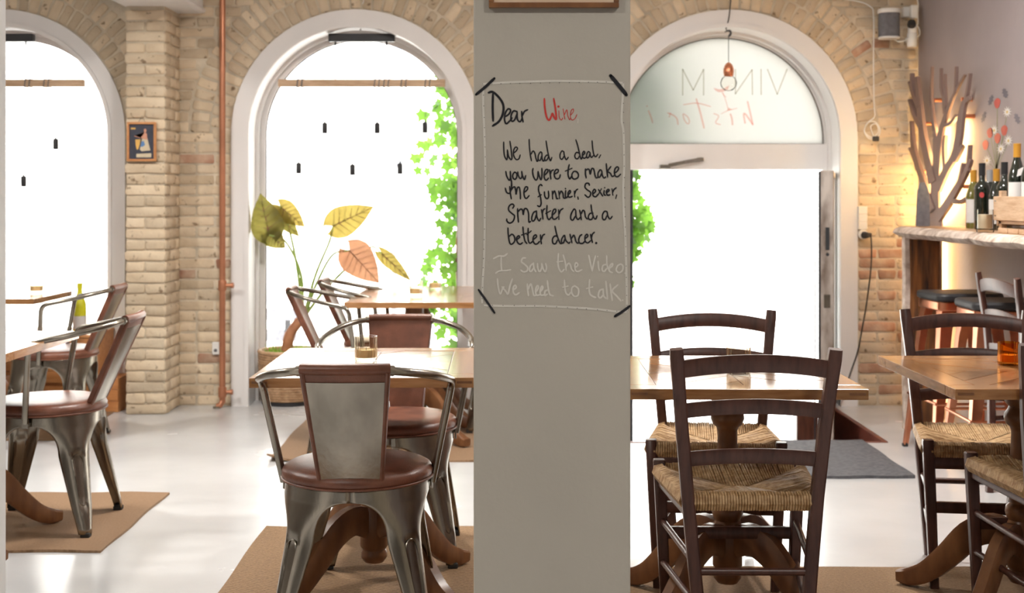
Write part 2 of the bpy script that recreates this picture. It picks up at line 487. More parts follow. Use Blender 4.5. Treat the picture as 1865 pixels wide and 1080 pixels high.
for nm, l in (('s', .215), ('h', .105), ('q', .075), ('v', .118)):
    BK[nm] = [brick_mesh(l, .054, hash(nm) % 97 + 13 * i) if False else brick_mesh(l, .054, ord(nm) * 31 + 13 * i) for i in range(6)]
BKR = {k: [m.copy() for m in v] for k, v in BK.items()}
for v in BK.values():
    for m in v: m.materials.append(MT['brick'])
for v in BKR.values():
    for m in v: m.materials.append(MT['redbrick'])
def shown(x, z, d=WY):
    px, py = CX + x / d * F, HY + (H - z) / d * F
    return -10 < px < 1875 and -12 < py < 1090 and not (872 < px < 1138)
REDS = [(365, 283), (393, 394), (1590, 85), (375, 490), (392, 488), (392, 660), (345, 492)]
def is_red(x, z, d=WY):
    px, py = CX + x / d * F, HY + (H - z) / d * F
    for a, c in REDS:
        if abs(px - a) < 24 and abs(py - c) < 9: return True
    if px > 1570 and 425 < py < 570: return random.random() < .48
    if px > 1570 and 570 < py < 720: return random.random() < .18
    return False
REST = MB()
def put_brick(parent, kind, x, y, z, rz=0.0, tilt=0.0, name='brick', vis=True, sl=1.0):
    red = is_red(x, z, y)
    me = random.choice((BKR if red else BK)[kind])
    if not vis:
        m = Matrix.Translation((x, y, z)) @ Matrix.Rotation(tilt, 4, 'Y') @ Matrix.Diagonal((sl, 1, 1, 1))
        REST.add([m @ q.co for q in me.vertices], [tuple(p.vertices) for p in me.polygons])
        return
    o = bpy.data.objects.new(name, me)
    o.location = (x, y, z)
    o.rotation_euler = (0, tilt, rz)
    o.scale = (sl, 1, random.uniform(.94, 1.03))
    COL.objects.link(o); o.parent = parent
PIT = .0628
def blocked(x0, x1, z):
    for (cx, r0, r1, z0, zs) in WIN + [DOOR]:
        R = r0 + .255
        if z > zs:
            for x in (x0, x1, (x0 + x1) / 2):
                if (x - cx) ** 2 + (z - zs) ** 2 < R * R: return True
            if x0 < cx < x1 and z - zs < R: return True
        elif x1 > cx - r0 - .004 and x0 < cx + r0 + .004: return True
    return False
# solid runs of ordinary courses, split to fit between openings
def runs_at(z):
    segs = []
    x = -2.0; step = .01; cur = None
    while x < RX:
        bl = blocked(x, x + step, z)
        if not bl and cur is None: cur = x
        if bl and cur is not None:
            segs.append((cur, x)); cur = None
        x += step
    if cur is not None: segs.append((cur, RX))
    return segs
k = 0
z = .032
while z < 2.62:
    for (a, c) in runs_at(z):
        x = a + .004
        head = (k % 2 == 0)
        if c - a < .05: continue
        first = True
        while x < c - .045:
            if first and head: kind, l = 'h', .105
            else:
                kind, l = ('s', .215) if random.random() < .72 else ('h', .105)
            first = False
            if x + l > c:
                rem = c - x
                if rem > .14: kind, l0 = 's', .215
                elif rem > .085: kind, l0 = 'h', .105
                else: kind, l0 = 'q', .075
                l = rem - .004
                put_brick(wall_back, kind, x + l / 2, WY, z, vis=shown(x + l / 2, z), sl=l / l0)
            else:
                put_brick(wall_back, kind, x + l / 2, WY, z + random.uniform(-.002, .002), tilt=random.uniform(-.01, .01), vis=shown(x + l / 2, z))
            x += l + random.uniform(.009, .013)
    z += PIT; k += 1
# two rings of header bricks round every arch
for (cx, r0, r1, z0, zs) in WIN + [DOOR]:
    for ri, rm in enumerate((r0 + .064, r0 + .190)):
        n = int(pi * rm / .0655)
        for i in range(n + 1):
            a = pi * (i + (.5 if ri else 0)) / n
            if a > pi or a < .02: continue
            x, zz = cx + rm * cos(a), zs + rm * sin(a)
            if x < -3.3 or (-2.28 < x < -1.99) or x > RX - .05: continue
            put_brick(wall_back, 'v', x, WY, zz, tilt=-a + random.uniform(-.03, .03), name='arch_brick', vis=shown(x, zz), sl=random.uniform(.93, 1.02))
o = REST.build('brick_field', MT['brick'], wall_back, True); o['kind'] = 'stuff'

# brick pier beneath the beam
QX0, QX1, QY = -2.216, -1.990, 7.43
b = MB(); b.box(QX0 + .004, QX1 - .004, QY + .004, WY, -.02, 2.342)
pier = tag(b.build('wall_pier', MT['mortar']), kind='structure')
z = .03; k = 0
while z < 2.33:
    if k % 2 == 0:
        put_brick(pier, 's', -2.103, QY, z, sl=1.04)
    else:
        put_brick(pier, 'h', -2.159, QY, z, sl=1.03); put_brick(pier, 'h', -2.047, QY, z, sl=1.03)
    if k % 2 == 0:
        put_brick(pier, 'h', QX1, QY + .055, z, rz=pi / 2, sl=1.03); put_brick(pier, 's', QX1, QY + .225, z, rz=pi / 2, sl=.9)
    else:
        put_brick(pier, 's', QX1, QY + .112, z, rz=pi / 2, sl=1.03); put_brick(pier, 'h', QX1, QY + .275, z, rz=pi / 2, sl=.85)
    z += PIT; k += 1

# white casings, reveals, window frames and panes
for i, (cx, r0, r1, z0, zs) in enumerate(WIN + [DOOR]):
    tr = tag(shape2d('trim_%d' % (i + 1), [uring(cx, r0, r1, z0, zs)], WY - .022, WY + .012, MT['white']), kind='structure')
    shape2d('reveal', [uring(cx, r1 + .003, r1 - .008, z0, zs)], WY + .0125, WB, MT['white'], tr)
    shape2d('bead', [uring(cx, r1 + .012, r1 - .012, z0, zs)], WY - .032, WY - .0225, MT['white'], tr)
    shape2d('stop', [uring(cx, r1 - .008, r1 - .026, z0, zs)], 7.96, 8.0, MT['white'], tr)
    if i < 2:
        wn = tag(shape2d('window_%d' % (i + 1), [uring(cx, r1 - .008, r1 - .055, 0.0, zs)], 8.02, 8.085, MT['white']), kind='structure')
        bb = MB(); bb.box(cx - r1 + .055, cx + r1 - .055, 8.025, 8.08, 0, .07); bb.build('bottom_rail', MT['white'], wn, bev=.004)
        shape2d('gasket', [uring(cx, r1 - .055, r1 - .059, .07, zs)], 8.04, 8.06, MT['darkgap'], wn)
        pn = shape2d('pane', [arch(cx, r1 - .058, .07, zs)], 8.047, 8.053, MT['glass'], wn)
# the door: lintel, fanlight, frame, leaf standing open
cx, r0, r1, z0, zs = DOOR
fr = tag(shape2d('window_3', [uring(cx, r1 - .008, r1 - .036, 1.575, zs)], 8.02, 8.085, MT['white']), kind='structure')
bb = MB(); bb.box(cx - r1 + .008, cx + r1 - .008, 7.985, 8.09, 1.415, 1.575); bb.build('lintel', MT['white'], fr, bev=.006)
shape2d('putty', [halfdisc(cx, r1 - .036, 1.575, zs), halfdisc(cx, r1 - .041, 1.579, zs)], 8.04, 8.06, MT['darkgap'], fr)
shape2d('pane', [halfdisc(cx, r1 - .040, 1.578, zs)], 8.047, 8.053, MT['frosted'], fr)
bb = MB(); bb.box(cx - r1 + .008, cx - r1 + .07, 7.99, 8.09, -.6, 1.415); bb.build('door_post', MT['white'], fr)
bb = MB(); bb.box(cx - r1 + .07, cx - r1 + .122, 8.0, 8.05, -.6, 1.415); bb.build('draught_strip', MT['black'], fr)
bb = MB(); bb.box(cx + r1 - .05, cx + r1 - .008, 7.99, 8.09, -.6, 1.415); bb.build('door_post', MT['white'], fr)
dl = tag(empty('door_1', (1.655, 6.95, -.595), radians(-15.2)), 'open glazed door leaf with worn paint and a lock', None, kind='structure')
bb = MB(); bb.box(0, .068, 0, .10, 0, 1.985); bb.build('lock_stile', MT['worn'], dl, bev=.004)
bb = MB(); bb.box(-.012, 0, .0, .03, 0, 1.98); bb.build('weather_strip', MT['black'], dl)
bb = MB(); bb.box(.01, .06, .93, 1.00, 0, 1.985); bb.build('hinge_stile', MT['white'], dl)
bb = MB(); bb.box(.01, .06, .10, .93, 1.955, 1.985); bb.build('top_rail', MT['white'], dl)
bb = MB(); bb.box(.006, .062, .10, .93, 0, .735); bb.build('kick_panel', MT['burnt'], dl, bev=.004)
bb = MB(); bb.box(.032, .038, .10, .93, .735, 1.955); bb.build('pane', MT['glass'], dl)
bb = MB(); bb.box(.026, .046, -.004, .002, 1.62 - .06, 1.62 + .06); bb.build('lock_plate', MT['black'], dl)
bb = MB(); bb.lathe([(.009, -.005), (.009, .0)], 12); q = bb.build('keyhole', MT['black'], dl); q.location = (.036, -.002, 1.535); q.rotation_euler = (pi/2, 0, 0)
bb = MB(); bb.box(.018, .05, -.003, .002, 1.25, 1.32); bb.build('striker', MT['metal'], dl)
bb = MB(); bb.bar([(0, -.012, .52), (0, -.012, 1.50)], .004, .004); q = bb.build('pull_bar', MT['black'], dl); q.location = (-.03, .02, 0)
b = MB(); b.box(1.66, 1.785, 7.55, 7.66, -.62, .035)
tag(b.build('trim_9', MT['darkwood'], bev=.004), kind='structure')

# pillars
PLX0, PLX1, PLY = -.083, .256, 2.80
b = MB(); b.box(PLX0, PLX1, PLY, 3.10, 0, ZC)
pillar = tag(b.build('wall_pillar', MT['pillar'], bev=.004), kind='structure')
b = MB(); b.box(-1.45, -1.0925, 2.45, 2.80, 0, ZC)
tag(b.build('wall_pillar', MT['plaster'], bev=.004), kind='structure')
# a plastered bracket behind the head of the pillar
b = MB(); b.box(-.092, .266, 3.105, 3.2, 1.66, ZC)
tag(b.build('trim_8', MT['white'], bev=.004), kind='structure')

# ------------------------------------------------------------------ hand lettering on the pillar
TR = {1: (860, 130, 6.431), 2: (900, 250, 12.0), 3: (1020, 250, 12.0), 4: (900, 330, 8.3077), 5: (1020, 330, 8.3077), 6: (860, 450, 6.431), 7: (1220, 90, 6.748), 8: (1130, 0, 2.7)}
def ribbon(mb, pts2, wid, conv, taper=.25):
    """flat brush stroke through photograph points pts2, width in photograph pixels"""
    P = spline([Vector((p[0], p[1], 0)) for p in pts2], 5) if len(pts2) > 2 else [Vector((p[0], p[1], 0)) for p in pts2]
    n = len(P); vs = []; 
    for i in range(n):
        t = (P[min(i + 1, n - 1)] - P[max(i - 1, 0)])
        if t.length < 1e-6: t = Vector((1, 0, 0))
        t.normalize(); nn = Vector((-t.y, t.x, 0))
        ww = wid / 2 * (1 - taper * (0 if 0 < i < n - 1 else 1))
        for s in (-1, 1): vs.append(conv(*(P[i] + nn * s * ww).to_2d()))
    fs = [(2*i, 2*i+1, 2*i+3, 2*i+2) for i in range(n - 1)]
    mb.add(vs, fs)
    for e in (P[0], P[-1]): disc(mb, e.x, e.y, wid / 2 * .8, conv, 8)
def disc(mb, x, y, r, conv, n=10):
    mb.add([conv(x + r * cos(2*pi*i/n), y + r * sin(2*pi*i/n)) for i in range(n)], [tuple(range(n))])
LAY = [0]
def pconv(px, py):
    LAY[0] += 1
    return at(px, py, PLY) * 1.0 + Vector((0, -.0008 - (LAY[0] % 7) * .00002, 0))
def letters(name, label, matl, sets, wdefault):
    mb = MB()
    for (t, wd, strokes) in sets:
        ox, oy, s = TR[t]
        for st in strokes:
            if len(st) == 1:
                x, y, r = st[0]; disc(mb, ox + x / s, oy + y / s, r / s, pconv)
            else:
                ribbon(mb, [(ox + x / s, oy + y / s) for x, y in st], (wd or wdefault) / s, pconv)
    o = mb.build(name, matl, pillar)
    o['label'] = label
    return o
letters('lettering', 'large black handwritten word Dear', MT['paintblack'], [(1, 27, [
    [(243,265),(240,430),(245,580)], [(190,250),(235,240),(290,280),(345,350),(368,420),(355,510),(310,590),(240,638)]]),
    (1, 20, [[(390,530),(430,500),(450,455),(420,440),(388,490),(378,560),(397,612),(430,590),(468,545)],
    [(522,470),(482,465),(455,520),(462,580),(495,570),(525,500)], [(525,468),(530,560),(560,590),(588,545)],
    [(580,470),(585,540),(597,592)], [(588,520),(612,470),(650,450)]])], 20)
letters('lettering', 'red handwritten word Wine', MT['paintred'], [(1, 22, [
    [(845,320),(850,420),(870,530),(900,572),(925,530),(940,492),(960,540),(985,558),(975,440),(955,320)], [(1010,412,14)]]),
    (1, 9, [[(1015,462),(1020,540),(1045,570),(1060,545)], [(1065,440),(1075,500),(1085,560)], [(1080,510),(1108,450),(1120,520),(1140,566),(1150,550)],
    [(1150,515),(1180,480),(1185,442),(1160,460),(1150,530),(1170,570),(1205,550),(1226,505)]])], 10)
letters('lettering', 'black handwritten line We had a deal', MT['paintblack'], [(2, 30, [
    [(208,105),(210,250),(225,400),(275,492),(290,400),(290,275)], [(290,275),(310,400),(355,480),(388,465),(375,300),(345,85)],
    [(425,345),(480,300),(510,240),(470,215),(428,280),(428,400),(480,485),(540,470),(570,385)],
    [(765,45),(770,200),(790,380),(815,515)], [(800,380),(850,300),(890,350),(910,450),(940,530),(965,470)],
    [(1040,340),(1010,322),(965,400),(965,490),(1010,500),(1040,400)], [(1042,330),(1050,470),(1080,522),(1110,470)],
    [(1195,410),(1150,390),(1105,450),(1120,510),(1160,485),(1190,420)], [(1135,80),(1160,250),(1190,400),(1230,515),(1260,440)]]),
    (3, 30, [[(75,315),(40,300),(2,370),(2,450),(42,482),(90,410)], [(82,312),(95,400),(135,490),(180,437)],
    [(430,355),(360,330),(322,400),(342,460),(390,465),(430,400)], [(345,55),(385,180),(425,350),(460,478),(490,420)],
    [(490,405),(540,345),(520,305),(490,360),(492,430),(530,460),(575,430)],
    [(650,330),(612,315),(580,390),(592,450),(630,430),(652,360)], [(655,330),(662,400),(690,440),(725,400)],
    [(700,75),(715,250),(740,380),(780,425),(825,370)], [(888,385),(850,452)]])], 30)
letters('lettering', 'black handwritten line you were to make', MT['paintblack'], [(2, 33, [
    [(255,745),(275,850),(330,940),(355,880),(352,745)], [(352,745),(365,900),(380,990),(385,1080)],
    [(445,760),(407,820),(412,890),(460,918),(495,860),(490,790),(450,760)],
    [(515,755),(530,840),(575,905),(608,850),(602,745)], [(604,790),(630,870),(665,925),(690,835)],
    [(850,680),(840,750),(860,860),(912,938),(950,880),(960,745)], [(960,745),(985,850),(1025,930),(1045,820),(1042,680)],
    [(1100,830),(1160,770),(1175,710),(1130,710),(1095,790),(1097,890),(1137,938),(1190,890)],
    [(1210,710),(1225,800),(1240,915)], [(1228,810),(1250,740),(1295,712)],
    [(1330,800),(1390,765),(1400,712),(1350,710),(1312,790),(1330,880),(1380,910),(1430,880),(1445,815)]]),
    (3, 33, [[(200,597),(180,700),(175,820),(210,912),(252,850)], [(115,740),(260,677)],
    [(300,742),(260,810),(272,890),(320,913),(388,880),(400,810),(360,752),(300,742)],
    [(555,690),(555,800),(572,888)], [(555,720),(612,695),(640,720),(660,808),(690,690),(730,690),(750,760),(770,850),(797,888),(835,865)],
    [(905,730),(875,712),(832,780),(832,860),(870,868),(908,790)], [(912,730),(925,830),(960,888),(1000,865)],
    [(1010,577),(1020,700),(1040,873)], [(1110,640),(1045,740),(1100,790),(1135,855),(1180,840)],
    [(1195,780),(1250,740),(1280,680),(1250,647),(1202,690),(1188,780),(1212,850),(1260,860),(1325,805)]]),
    (4, 23, [[(264,-4),(262,60),(260,110),(235,180),(190,170),(168,105)]])], 30)
letters('lettering', 'black handwritten line me funnier, Sexier,', MT['paintblack'], [(4, 23, [
    [(235,80),(245,180),(260,268)], [(262,130),(285,95),(312,88),(325,140),(332,200),(350,105),(380,95),(394,170),(398,268)],
    [(455,170),(500,130),(505,92),(472,90),(450,160),(462,240),(490,260),(530,217)],
    [(725,70),(705,50),(675,80),(672,140),(690,200),(705,270),(710,340),(690,383),(655,370)], [(665,235),(715,205)],
    [(760,160),(767,230),(800,265),(825,230),(820,150)],
    [(878,150),(885,268)], [(885,200),(910,148),(930,190),(945,260),(968,262)], [(975,150),(990,263)], [(987,205),(1012,150),(1040,185),(1050,250),(1080,258)]]),
    (5, 23, [[(85,140),(80,230),(97,250),(125,215)], [(82,112,12)], [(125,205),(157,167),(147,140),(120,180),(130,238),(165,238),(185,228)],
    [(215,150),(222,240)], [(220,195),(240,142),(268,120)], [(268,238),(275,272)],
    [(445,62),(430,32),(390,37),(377,90),(410,130),(460,168),(455,220),(420,243),(375,205)],
    [(500,195),(537,152),(520,122),(495,160),(502,220),(540,235),(572,200)], [(580,125),(612,175),(645,225)], [(625,115),(575,208)],
    [(668,140),(665,200),(690,213)], [(675,98,11)], [(705,175),(742,142),(725,122),(700,160),(717,210),(757,205)],
    [(785,115),(800,213)], [(795,172),(815,127),(850,100)], [(857,208),(842,262)]])], 23)
letters('lettering', 'black handwritten line Smarter and a', MT['paintblack'], [(4, 23, [
    [(280,410),(300,370),(270,345),(225,380),(220,440),(270,490),(308,525),(290,600),(240,633),(197,610),(190,570)],
    [(355,415),(358,520),(368,620)], [(360,465),(400,422),(430,440),(440,508),(457,422),(495,422),(520,490),(525,615),(552,608)],
    [(632,452),(592,480),(567,560),(582,603),(615,580),(640,500)], [(640,448),(647,540),(680,600),(705,560)],
    [(715,430),(730,500),(738,575)], [(728,485),(745,432),(770,417)],
    [(800,367),(795,480),(810,560),(835,578),(862,545)], [(780,490),(855,447)],
    [(885,510),(930,462),(925,422),(895,440),(877,510),(892,570),(930,570),(962,540)],
    [(975,432),(980,578)], [(985,495),(1002,442),(1043,412)]]),
    (5, 23, [[(235,440),(210,422),(167,500),(162,570),(195,588),(230,530)], [(238,440),(242,530),(270,580),(302,550)],
    [(295,437),(310,500),(320,583)], [(320,495),(345,442),(370,460),(385,540),(412,573)],
    [(500,482),(452,490),(427,540),(442,578),(480,575),(500,530)], [(468,357),(480,450),(510,550),(540,570),(560,522)],
    [(710,460),(672,457),(642,510),(647,570),(680,580),(710,520)], [(710,458),(725,530),(755,570),(790,532)]])], 23)
letters('lettering', 'black handwritten line better dancer.', MT['paintblack'], [(4, 23, [
    [(208,707),(215,820),(235,930),(265,953),(308,910),(308,845),(270,802),(227,835)],
    [(340,882),(385,850),(370,825),(340,860),(350,920),(390,953),(430,930)],
    [(435,692),(445,800),(465,900),(495,943)], [(415,815),(490,787)], [(515,712),(512,830),(520,910),(545,938),(582,910)], [(495,808),(560,752)],
    [(590,885),(640,842),(630,812),(600,832),(587,890),(612,945),(650,948),(687,910)],
    [(700,812),(705,880),(715,948)], [(715,885),(735,822),(765,802)],
    [(960,832),(912,832),(882,880),(892,940),(930,943),(957,890)], [(920,682),(940,780),(965,860),(1000,938),(1030,938)]]),
    (5, 23, [[(60,817),(27,870),(22,920),(50,933),(75,870)], [(70,818),(85,890),(130,938),(150,920)],
    [(150,802),(165,870),(180,933)], [(175,865),(205,817),(225,850),(240,910),(267,938),(285,920)],
    [(330,807),(300,830),(282,890),(300,938),(345,938),(372,910)],
    [(375,872),(420,832),(405,802),(377,840),(382,910),(420,933),(462,900)],
    [(460,802),(475,870),(490,928)], [(472,865),(490,802),(520,772)], [(547,935,18)]])], 23)
letters('lettering', 'faint white handwritten line I Saw the Video.', MT['paintwhite'], [(6, 19, [
    [(250,135),(310,105),(370,105),(410,77)], [(340,110),(340,200),(345,275)], [(275,305),(320,280),(400,275),(450,265)],
    [(625,127),(592,130),(577,170),(612,200),(650,240),(640,280),(600,290),(570,270)],
    [(720,187),(682,220),(672,270),(690,285),(715,250)], [(716,188),(725,250),(745,288)],
    [(765,192),(770,250),(790,288),(815,240),(815,192)], [(815,192),(830,250),(855,288),(870,240),(860,192)],
    [(1010,77),(1005,180),(1015,250),(1045,290),(1077,260)], [(995,172),(1060,165)],
    [(1065,92),(1090,180),(1100,275)], [(1096,235),(1127,190),(1150,210),(1165,260),(1190,285)],
    [(1205,242),(1237,210),(1217,182),(1202,220),(1212,275),(1240,285),(1285,265)],
    [(1365,97),(1385,190),(1405,280)], [(1405,280),(1425,180),(1445,102)], [(1475,167),(1480,240),(1490,275)], [(1468,110,9)],
    [(1575,202),(1532,215),(1522,265),(1545,285),(1575,250)], [(1575,102),(1578,200),(1600,270)],
    [(1602,252),(1640,220),(1640,192),(1612,220),(1607,280),(1642,300)], [(1740,197),(1702,220),(1687,270),(1722,300),(1760,270),(1765,220),(1740,197)], [(1793,305,10)]])], 19)
letters('lettering', 'faint white handwritten line We need to talk.', MT['paintwhite'], [(6, 20, [
    [(295,372),(305,470),(330,548),(355,490),(372,465)], [(350,465),(395,520),(420,550),(440,460),(470,372)],
    [(480,502),(515,475),(505,447),(482,470),(482,530),(510,558),(550,535)],
    [(645,432),(650,500),(660,570)], [(658,490),(685,432),(702,480),(720,560),(742,568)],
    [(750,522),(777,472),(762,452),(742,500),(752,560),(790,560)], [(800,522),(827,480),(817,457),(797,500),(802,560),(842,560)],
    [(880,502),(852,520),(852,568),(880,550)], [(880,392),(890,480),(910,555),(950,570)],
    [(1080,387),(1085,480),(1100,540),(1130,560),(1155,530)], [(1060,470),(1120,457)],
    [(1200,452),(1167,480),(1167,540),(1200,578),(1240,560),(1243,490),(1200,452)],
    [(1375,382),(1370,490),(1380,550),(1410,575),(1445,590)], [(1340,485),(1410,467)],
    [(1530,492),(1492,510),(1477,570),(1500,595),(1535,560)], [(1533,490),(1540,570),(1570,603)], [(1565,402),(1575,500),(1585,608)],
    [(1615,432),(1625,520),(1640,623)], [(1705,442),(1640,510),(1690,570),(1740,628)], [(1762,622,9)]]), (1, 9, [[(1240,560),(1237,603)]])], 20)
# white dotted outline and the four black corner strokes
mb = MB()
for ln in ([(879,153),(903,151.5),(938,149.5),(987,148),(1015,147.5),(1062,148),(1100,149),(1135,151)],
           [(880,157),(880,192),(882,240),(884,333),(883,389),(881.7,470),(879,513),(878,551)],
           [(880,556),(922,557.3),(960,557.3),(984,557.3),(1035,559.6),(1084,562.8),(1124,567.5),(1143,568)],
           [(1135,151),(1134,177),(1132,217),(1135,236),(1136,257),(1136.7,302),(1135.2,340),(1136,383),(1138,414),(1139.5,450),(1141,504),(1141.5,543),(1142,567)]):
    ribbon(mb, ln, 4.0, pconv)
o = mb.build('outline', MT['paintwhite'], pillar); o['label'] = 'white painted outline round the text'
mb = MB()
def pc2(px, py): return at(px, py, PLY) + Vector((0, -.0013, 0))
for ln in ([(879,153),(1135,149)], [(880,157),(884,333),(878,551)], [(880,556),(984,557.3),(1143,568)], [(1135,151),(1136.7,302),(1142,567)]):
    P = spline([Vector((a, c, 0)) for a, c in ln], 20)
    acc = 0
    for i in range(1, len(P)):
        sl = (P[i] - P[i-1]).length
        while acc < sl:
            q = P[i-1].lerp(P[i], acc / sl); disc(mb, q.x, q.y, .8, pc2, 6); acc += random.uniform(16, 21)
        acc -= sl
mb.build('stitch_dots', MT['paintblack'], pillar)
for st in ((867, 172.3, 900.4, 142.8, 5.3), (1112, 137.8, 1140.7, 172.8, 7.4), (871.7, 527.7, 900.7, 569.7, 4.2), (1119.7, 575.9, 1147, 557.3, 5.0)):
    mb = MB(); ribbon(mb, [(st[0], st[1]), ((st[0]+st[2])/2 + .6, (st[1]+st[3])/2 + .5), (st[2], st[3])], st[4], lambda x, y: at(x, y, PLY) + Vector((0, -.0015, 0)))
    o = mb.build('corner_stroke', MT['paintblack'], pillar)

# mirrored shop lettering on the fanlight (it faces the street)
GY = 8.046
def gconv(px, py):
    LAY[0] += 1
    return at(px, py, GY - (LAY[0] % 5) * .0002)
def gl(name, label, matl, sets):
    mb = MB()
    for (t, wd, strokes) in sets:
        ox, oy, s = TR[t]
        for st in strokes:
            if len(st) == 1: disc(mb, ox + st[0][0] / s, oy + st[0][1] / s, st[0][2] / s, gconv)
            elif wd == 'fill': mb.add([gconv(ox + x / s, oy + y / s) for x, y in st], [tuple(range(len(st)))])
            elif wd < 0:
                for a, c in zip(st[:-1], st[1:]): ribbon(mb, [(ox + a[0] / s, oy + a[1] / s), (ox + c[0] / s, oy + c[1] / s)], -wd / s, gconv, 0)
            else: ribbon(mb, [(ox + x / s, oy + y / s) for x, y in st], wd / s, gconv)
    o = mb.build(name, matl, fr); o['label'] = label
gl('lettering', 'grey shop name VIN M seen mirrored from inside', MT['filmgrey'], [(7, -15, [
    [(158,560),(158,245),(287,500),(415,245),(415,560)], [(806,245),(806,545),(1010,250),(1015,555)], [(1120,245),(1122,555)], [(1200,245),(1320,550),(1440,245)]])])
gl('lettering', 'pink handwritten word seen mirrored from inside', MT['filmred'], [(7, 22, [
    [(955,642),(990,790),(1020,925)], [(1020,925),(935,802),(908,800),(924,905)], [(745,795),(762,850),(770,925)],
    [(325,610),(375,780),(420,965)]]), (7, 14, [[(540,788),(600,820),(562,900),(620,925)], [(170,680),(330,660),(500,702)],
    [(165,790),(220,830),(240,890),(220,915),(180,870),(160,800)]]),
    (8, 7, [[(232,555),(262,568),(278,585),(283,612)], [(246,556),(240,575)], [(138,545),(150,575),(158,603)], [(131,522,4)]])])
gl('wine_glass_sign', 'pink wine glass drawn between the letters', MT['filmred'], [(7, 'fill', [
    [(535,470),(600,490),(660,482),(730,440),(715,490),(660,520),(600,527),(560,505)], [(700,755),(722,715),(770,742)]]),
    (7, 10, [[(655,535),(690,640),(718,740)], [(630,792),(720,750),(825,724)], [(640,525),(660,560),(690,585)]])])

# ================================================================== STEEL ARMCHAIR (faces +Y, origin on the floor under the seat)
def lerp(a, c, t): return a + (c - a) * t
def interp(tab, x):
    for (x0, y0), (x1, y1) in zip(tab[:-1], tab[1:]):
        if (x0 - x) * (x1 - x) <= 0: return lerp(y0, y1, (x - x0) / (x1 - x0) if x1 != x0 else 0)
    return tab[-1][1] if abs(x - tab[-1][0]) < abs(x - tab[0][0]) else tab[0][1]
def leg_mesh():
    """one quarter of the pressed-steel skirt running down into a tapering leg"""
    ZA = .412
    NU, ZS = 19, [.447, .44, .43, .42, .4121, .4115, .4105, .409, .4065, .403, .398, .391, .383, .373, .36, .345, .33, .315, .30, .285, .27, .25, .23, .21, .19, .17, .15, .13, .11, .09, .07, .05, .03, .012]
    R0 = .203
    HF = R0 * sin(pi/4)
    HW = [(.30, .0585), (.25, .053), (.18, .045), (.10, .036), (.012, .024)]
    CC = [(.447, R0), (.40, R0 + .006), (.33, R0 + .022), (.012, .305)]
    rr = []
    for z in ZS:
        c = interp(CC, z)
        if z >= ZA: h = HF
        elif z > .30: h = HF - (HF - .0585) * sqrt(1 - ((z - .30) / (ZA - .30)) ** 2)
        else: h = interp(HW, z)
        s = max(0.0, min(1.0, (z - .27) / .15)); s = s * s * (3 - 2 * s)
        row = []
        for i in range(NU):
            u = -1 + 2 * i / (NU - 1)
            ue = math.asin(u * h / R0)
            ta, ra = R0 * sin(ue), R0 * cos(ue) + (c - R0) * max(0.0, 1 - (ue / (pi/4)) ** 2)
            dep = lerp(.018, .034, max(0, min(1, (z - .05) / .25)))
            tb, rb = h * u, c - dep * (abs(u) ** 2.2)
            t_, r_ = lerp(tb, ta, s), lerp(rb, ra, s)
            # pressed groove down the leg
            e = max(0.0, 1 - (u / .42) ** 2) if abs(u) < .42 else 0.0
            if .10 < z < .315 and abs(u) < .42: r_ -= .0085 * min(1, e * 2.2) * min(1, (z - .10) / .02) * min(1, (.315 - z) / .02)
            row.append(((r_ * cos(pi/4) - t_ * sin(pi/4)), (r_ * sin(pi/4) + t_ * cos(pi/4)), z))
        rr.append(row)
    b = MB()
    vs = [p for row in rr for p in row]
    fs = [(i*NU+j, i*NU+j+1, (i+1)*NU+j+1, (i+1)*NU+j) for i in range(len(ZS)-1) for j in range(NU-1)]
    b.add(vs, fs)
    return b
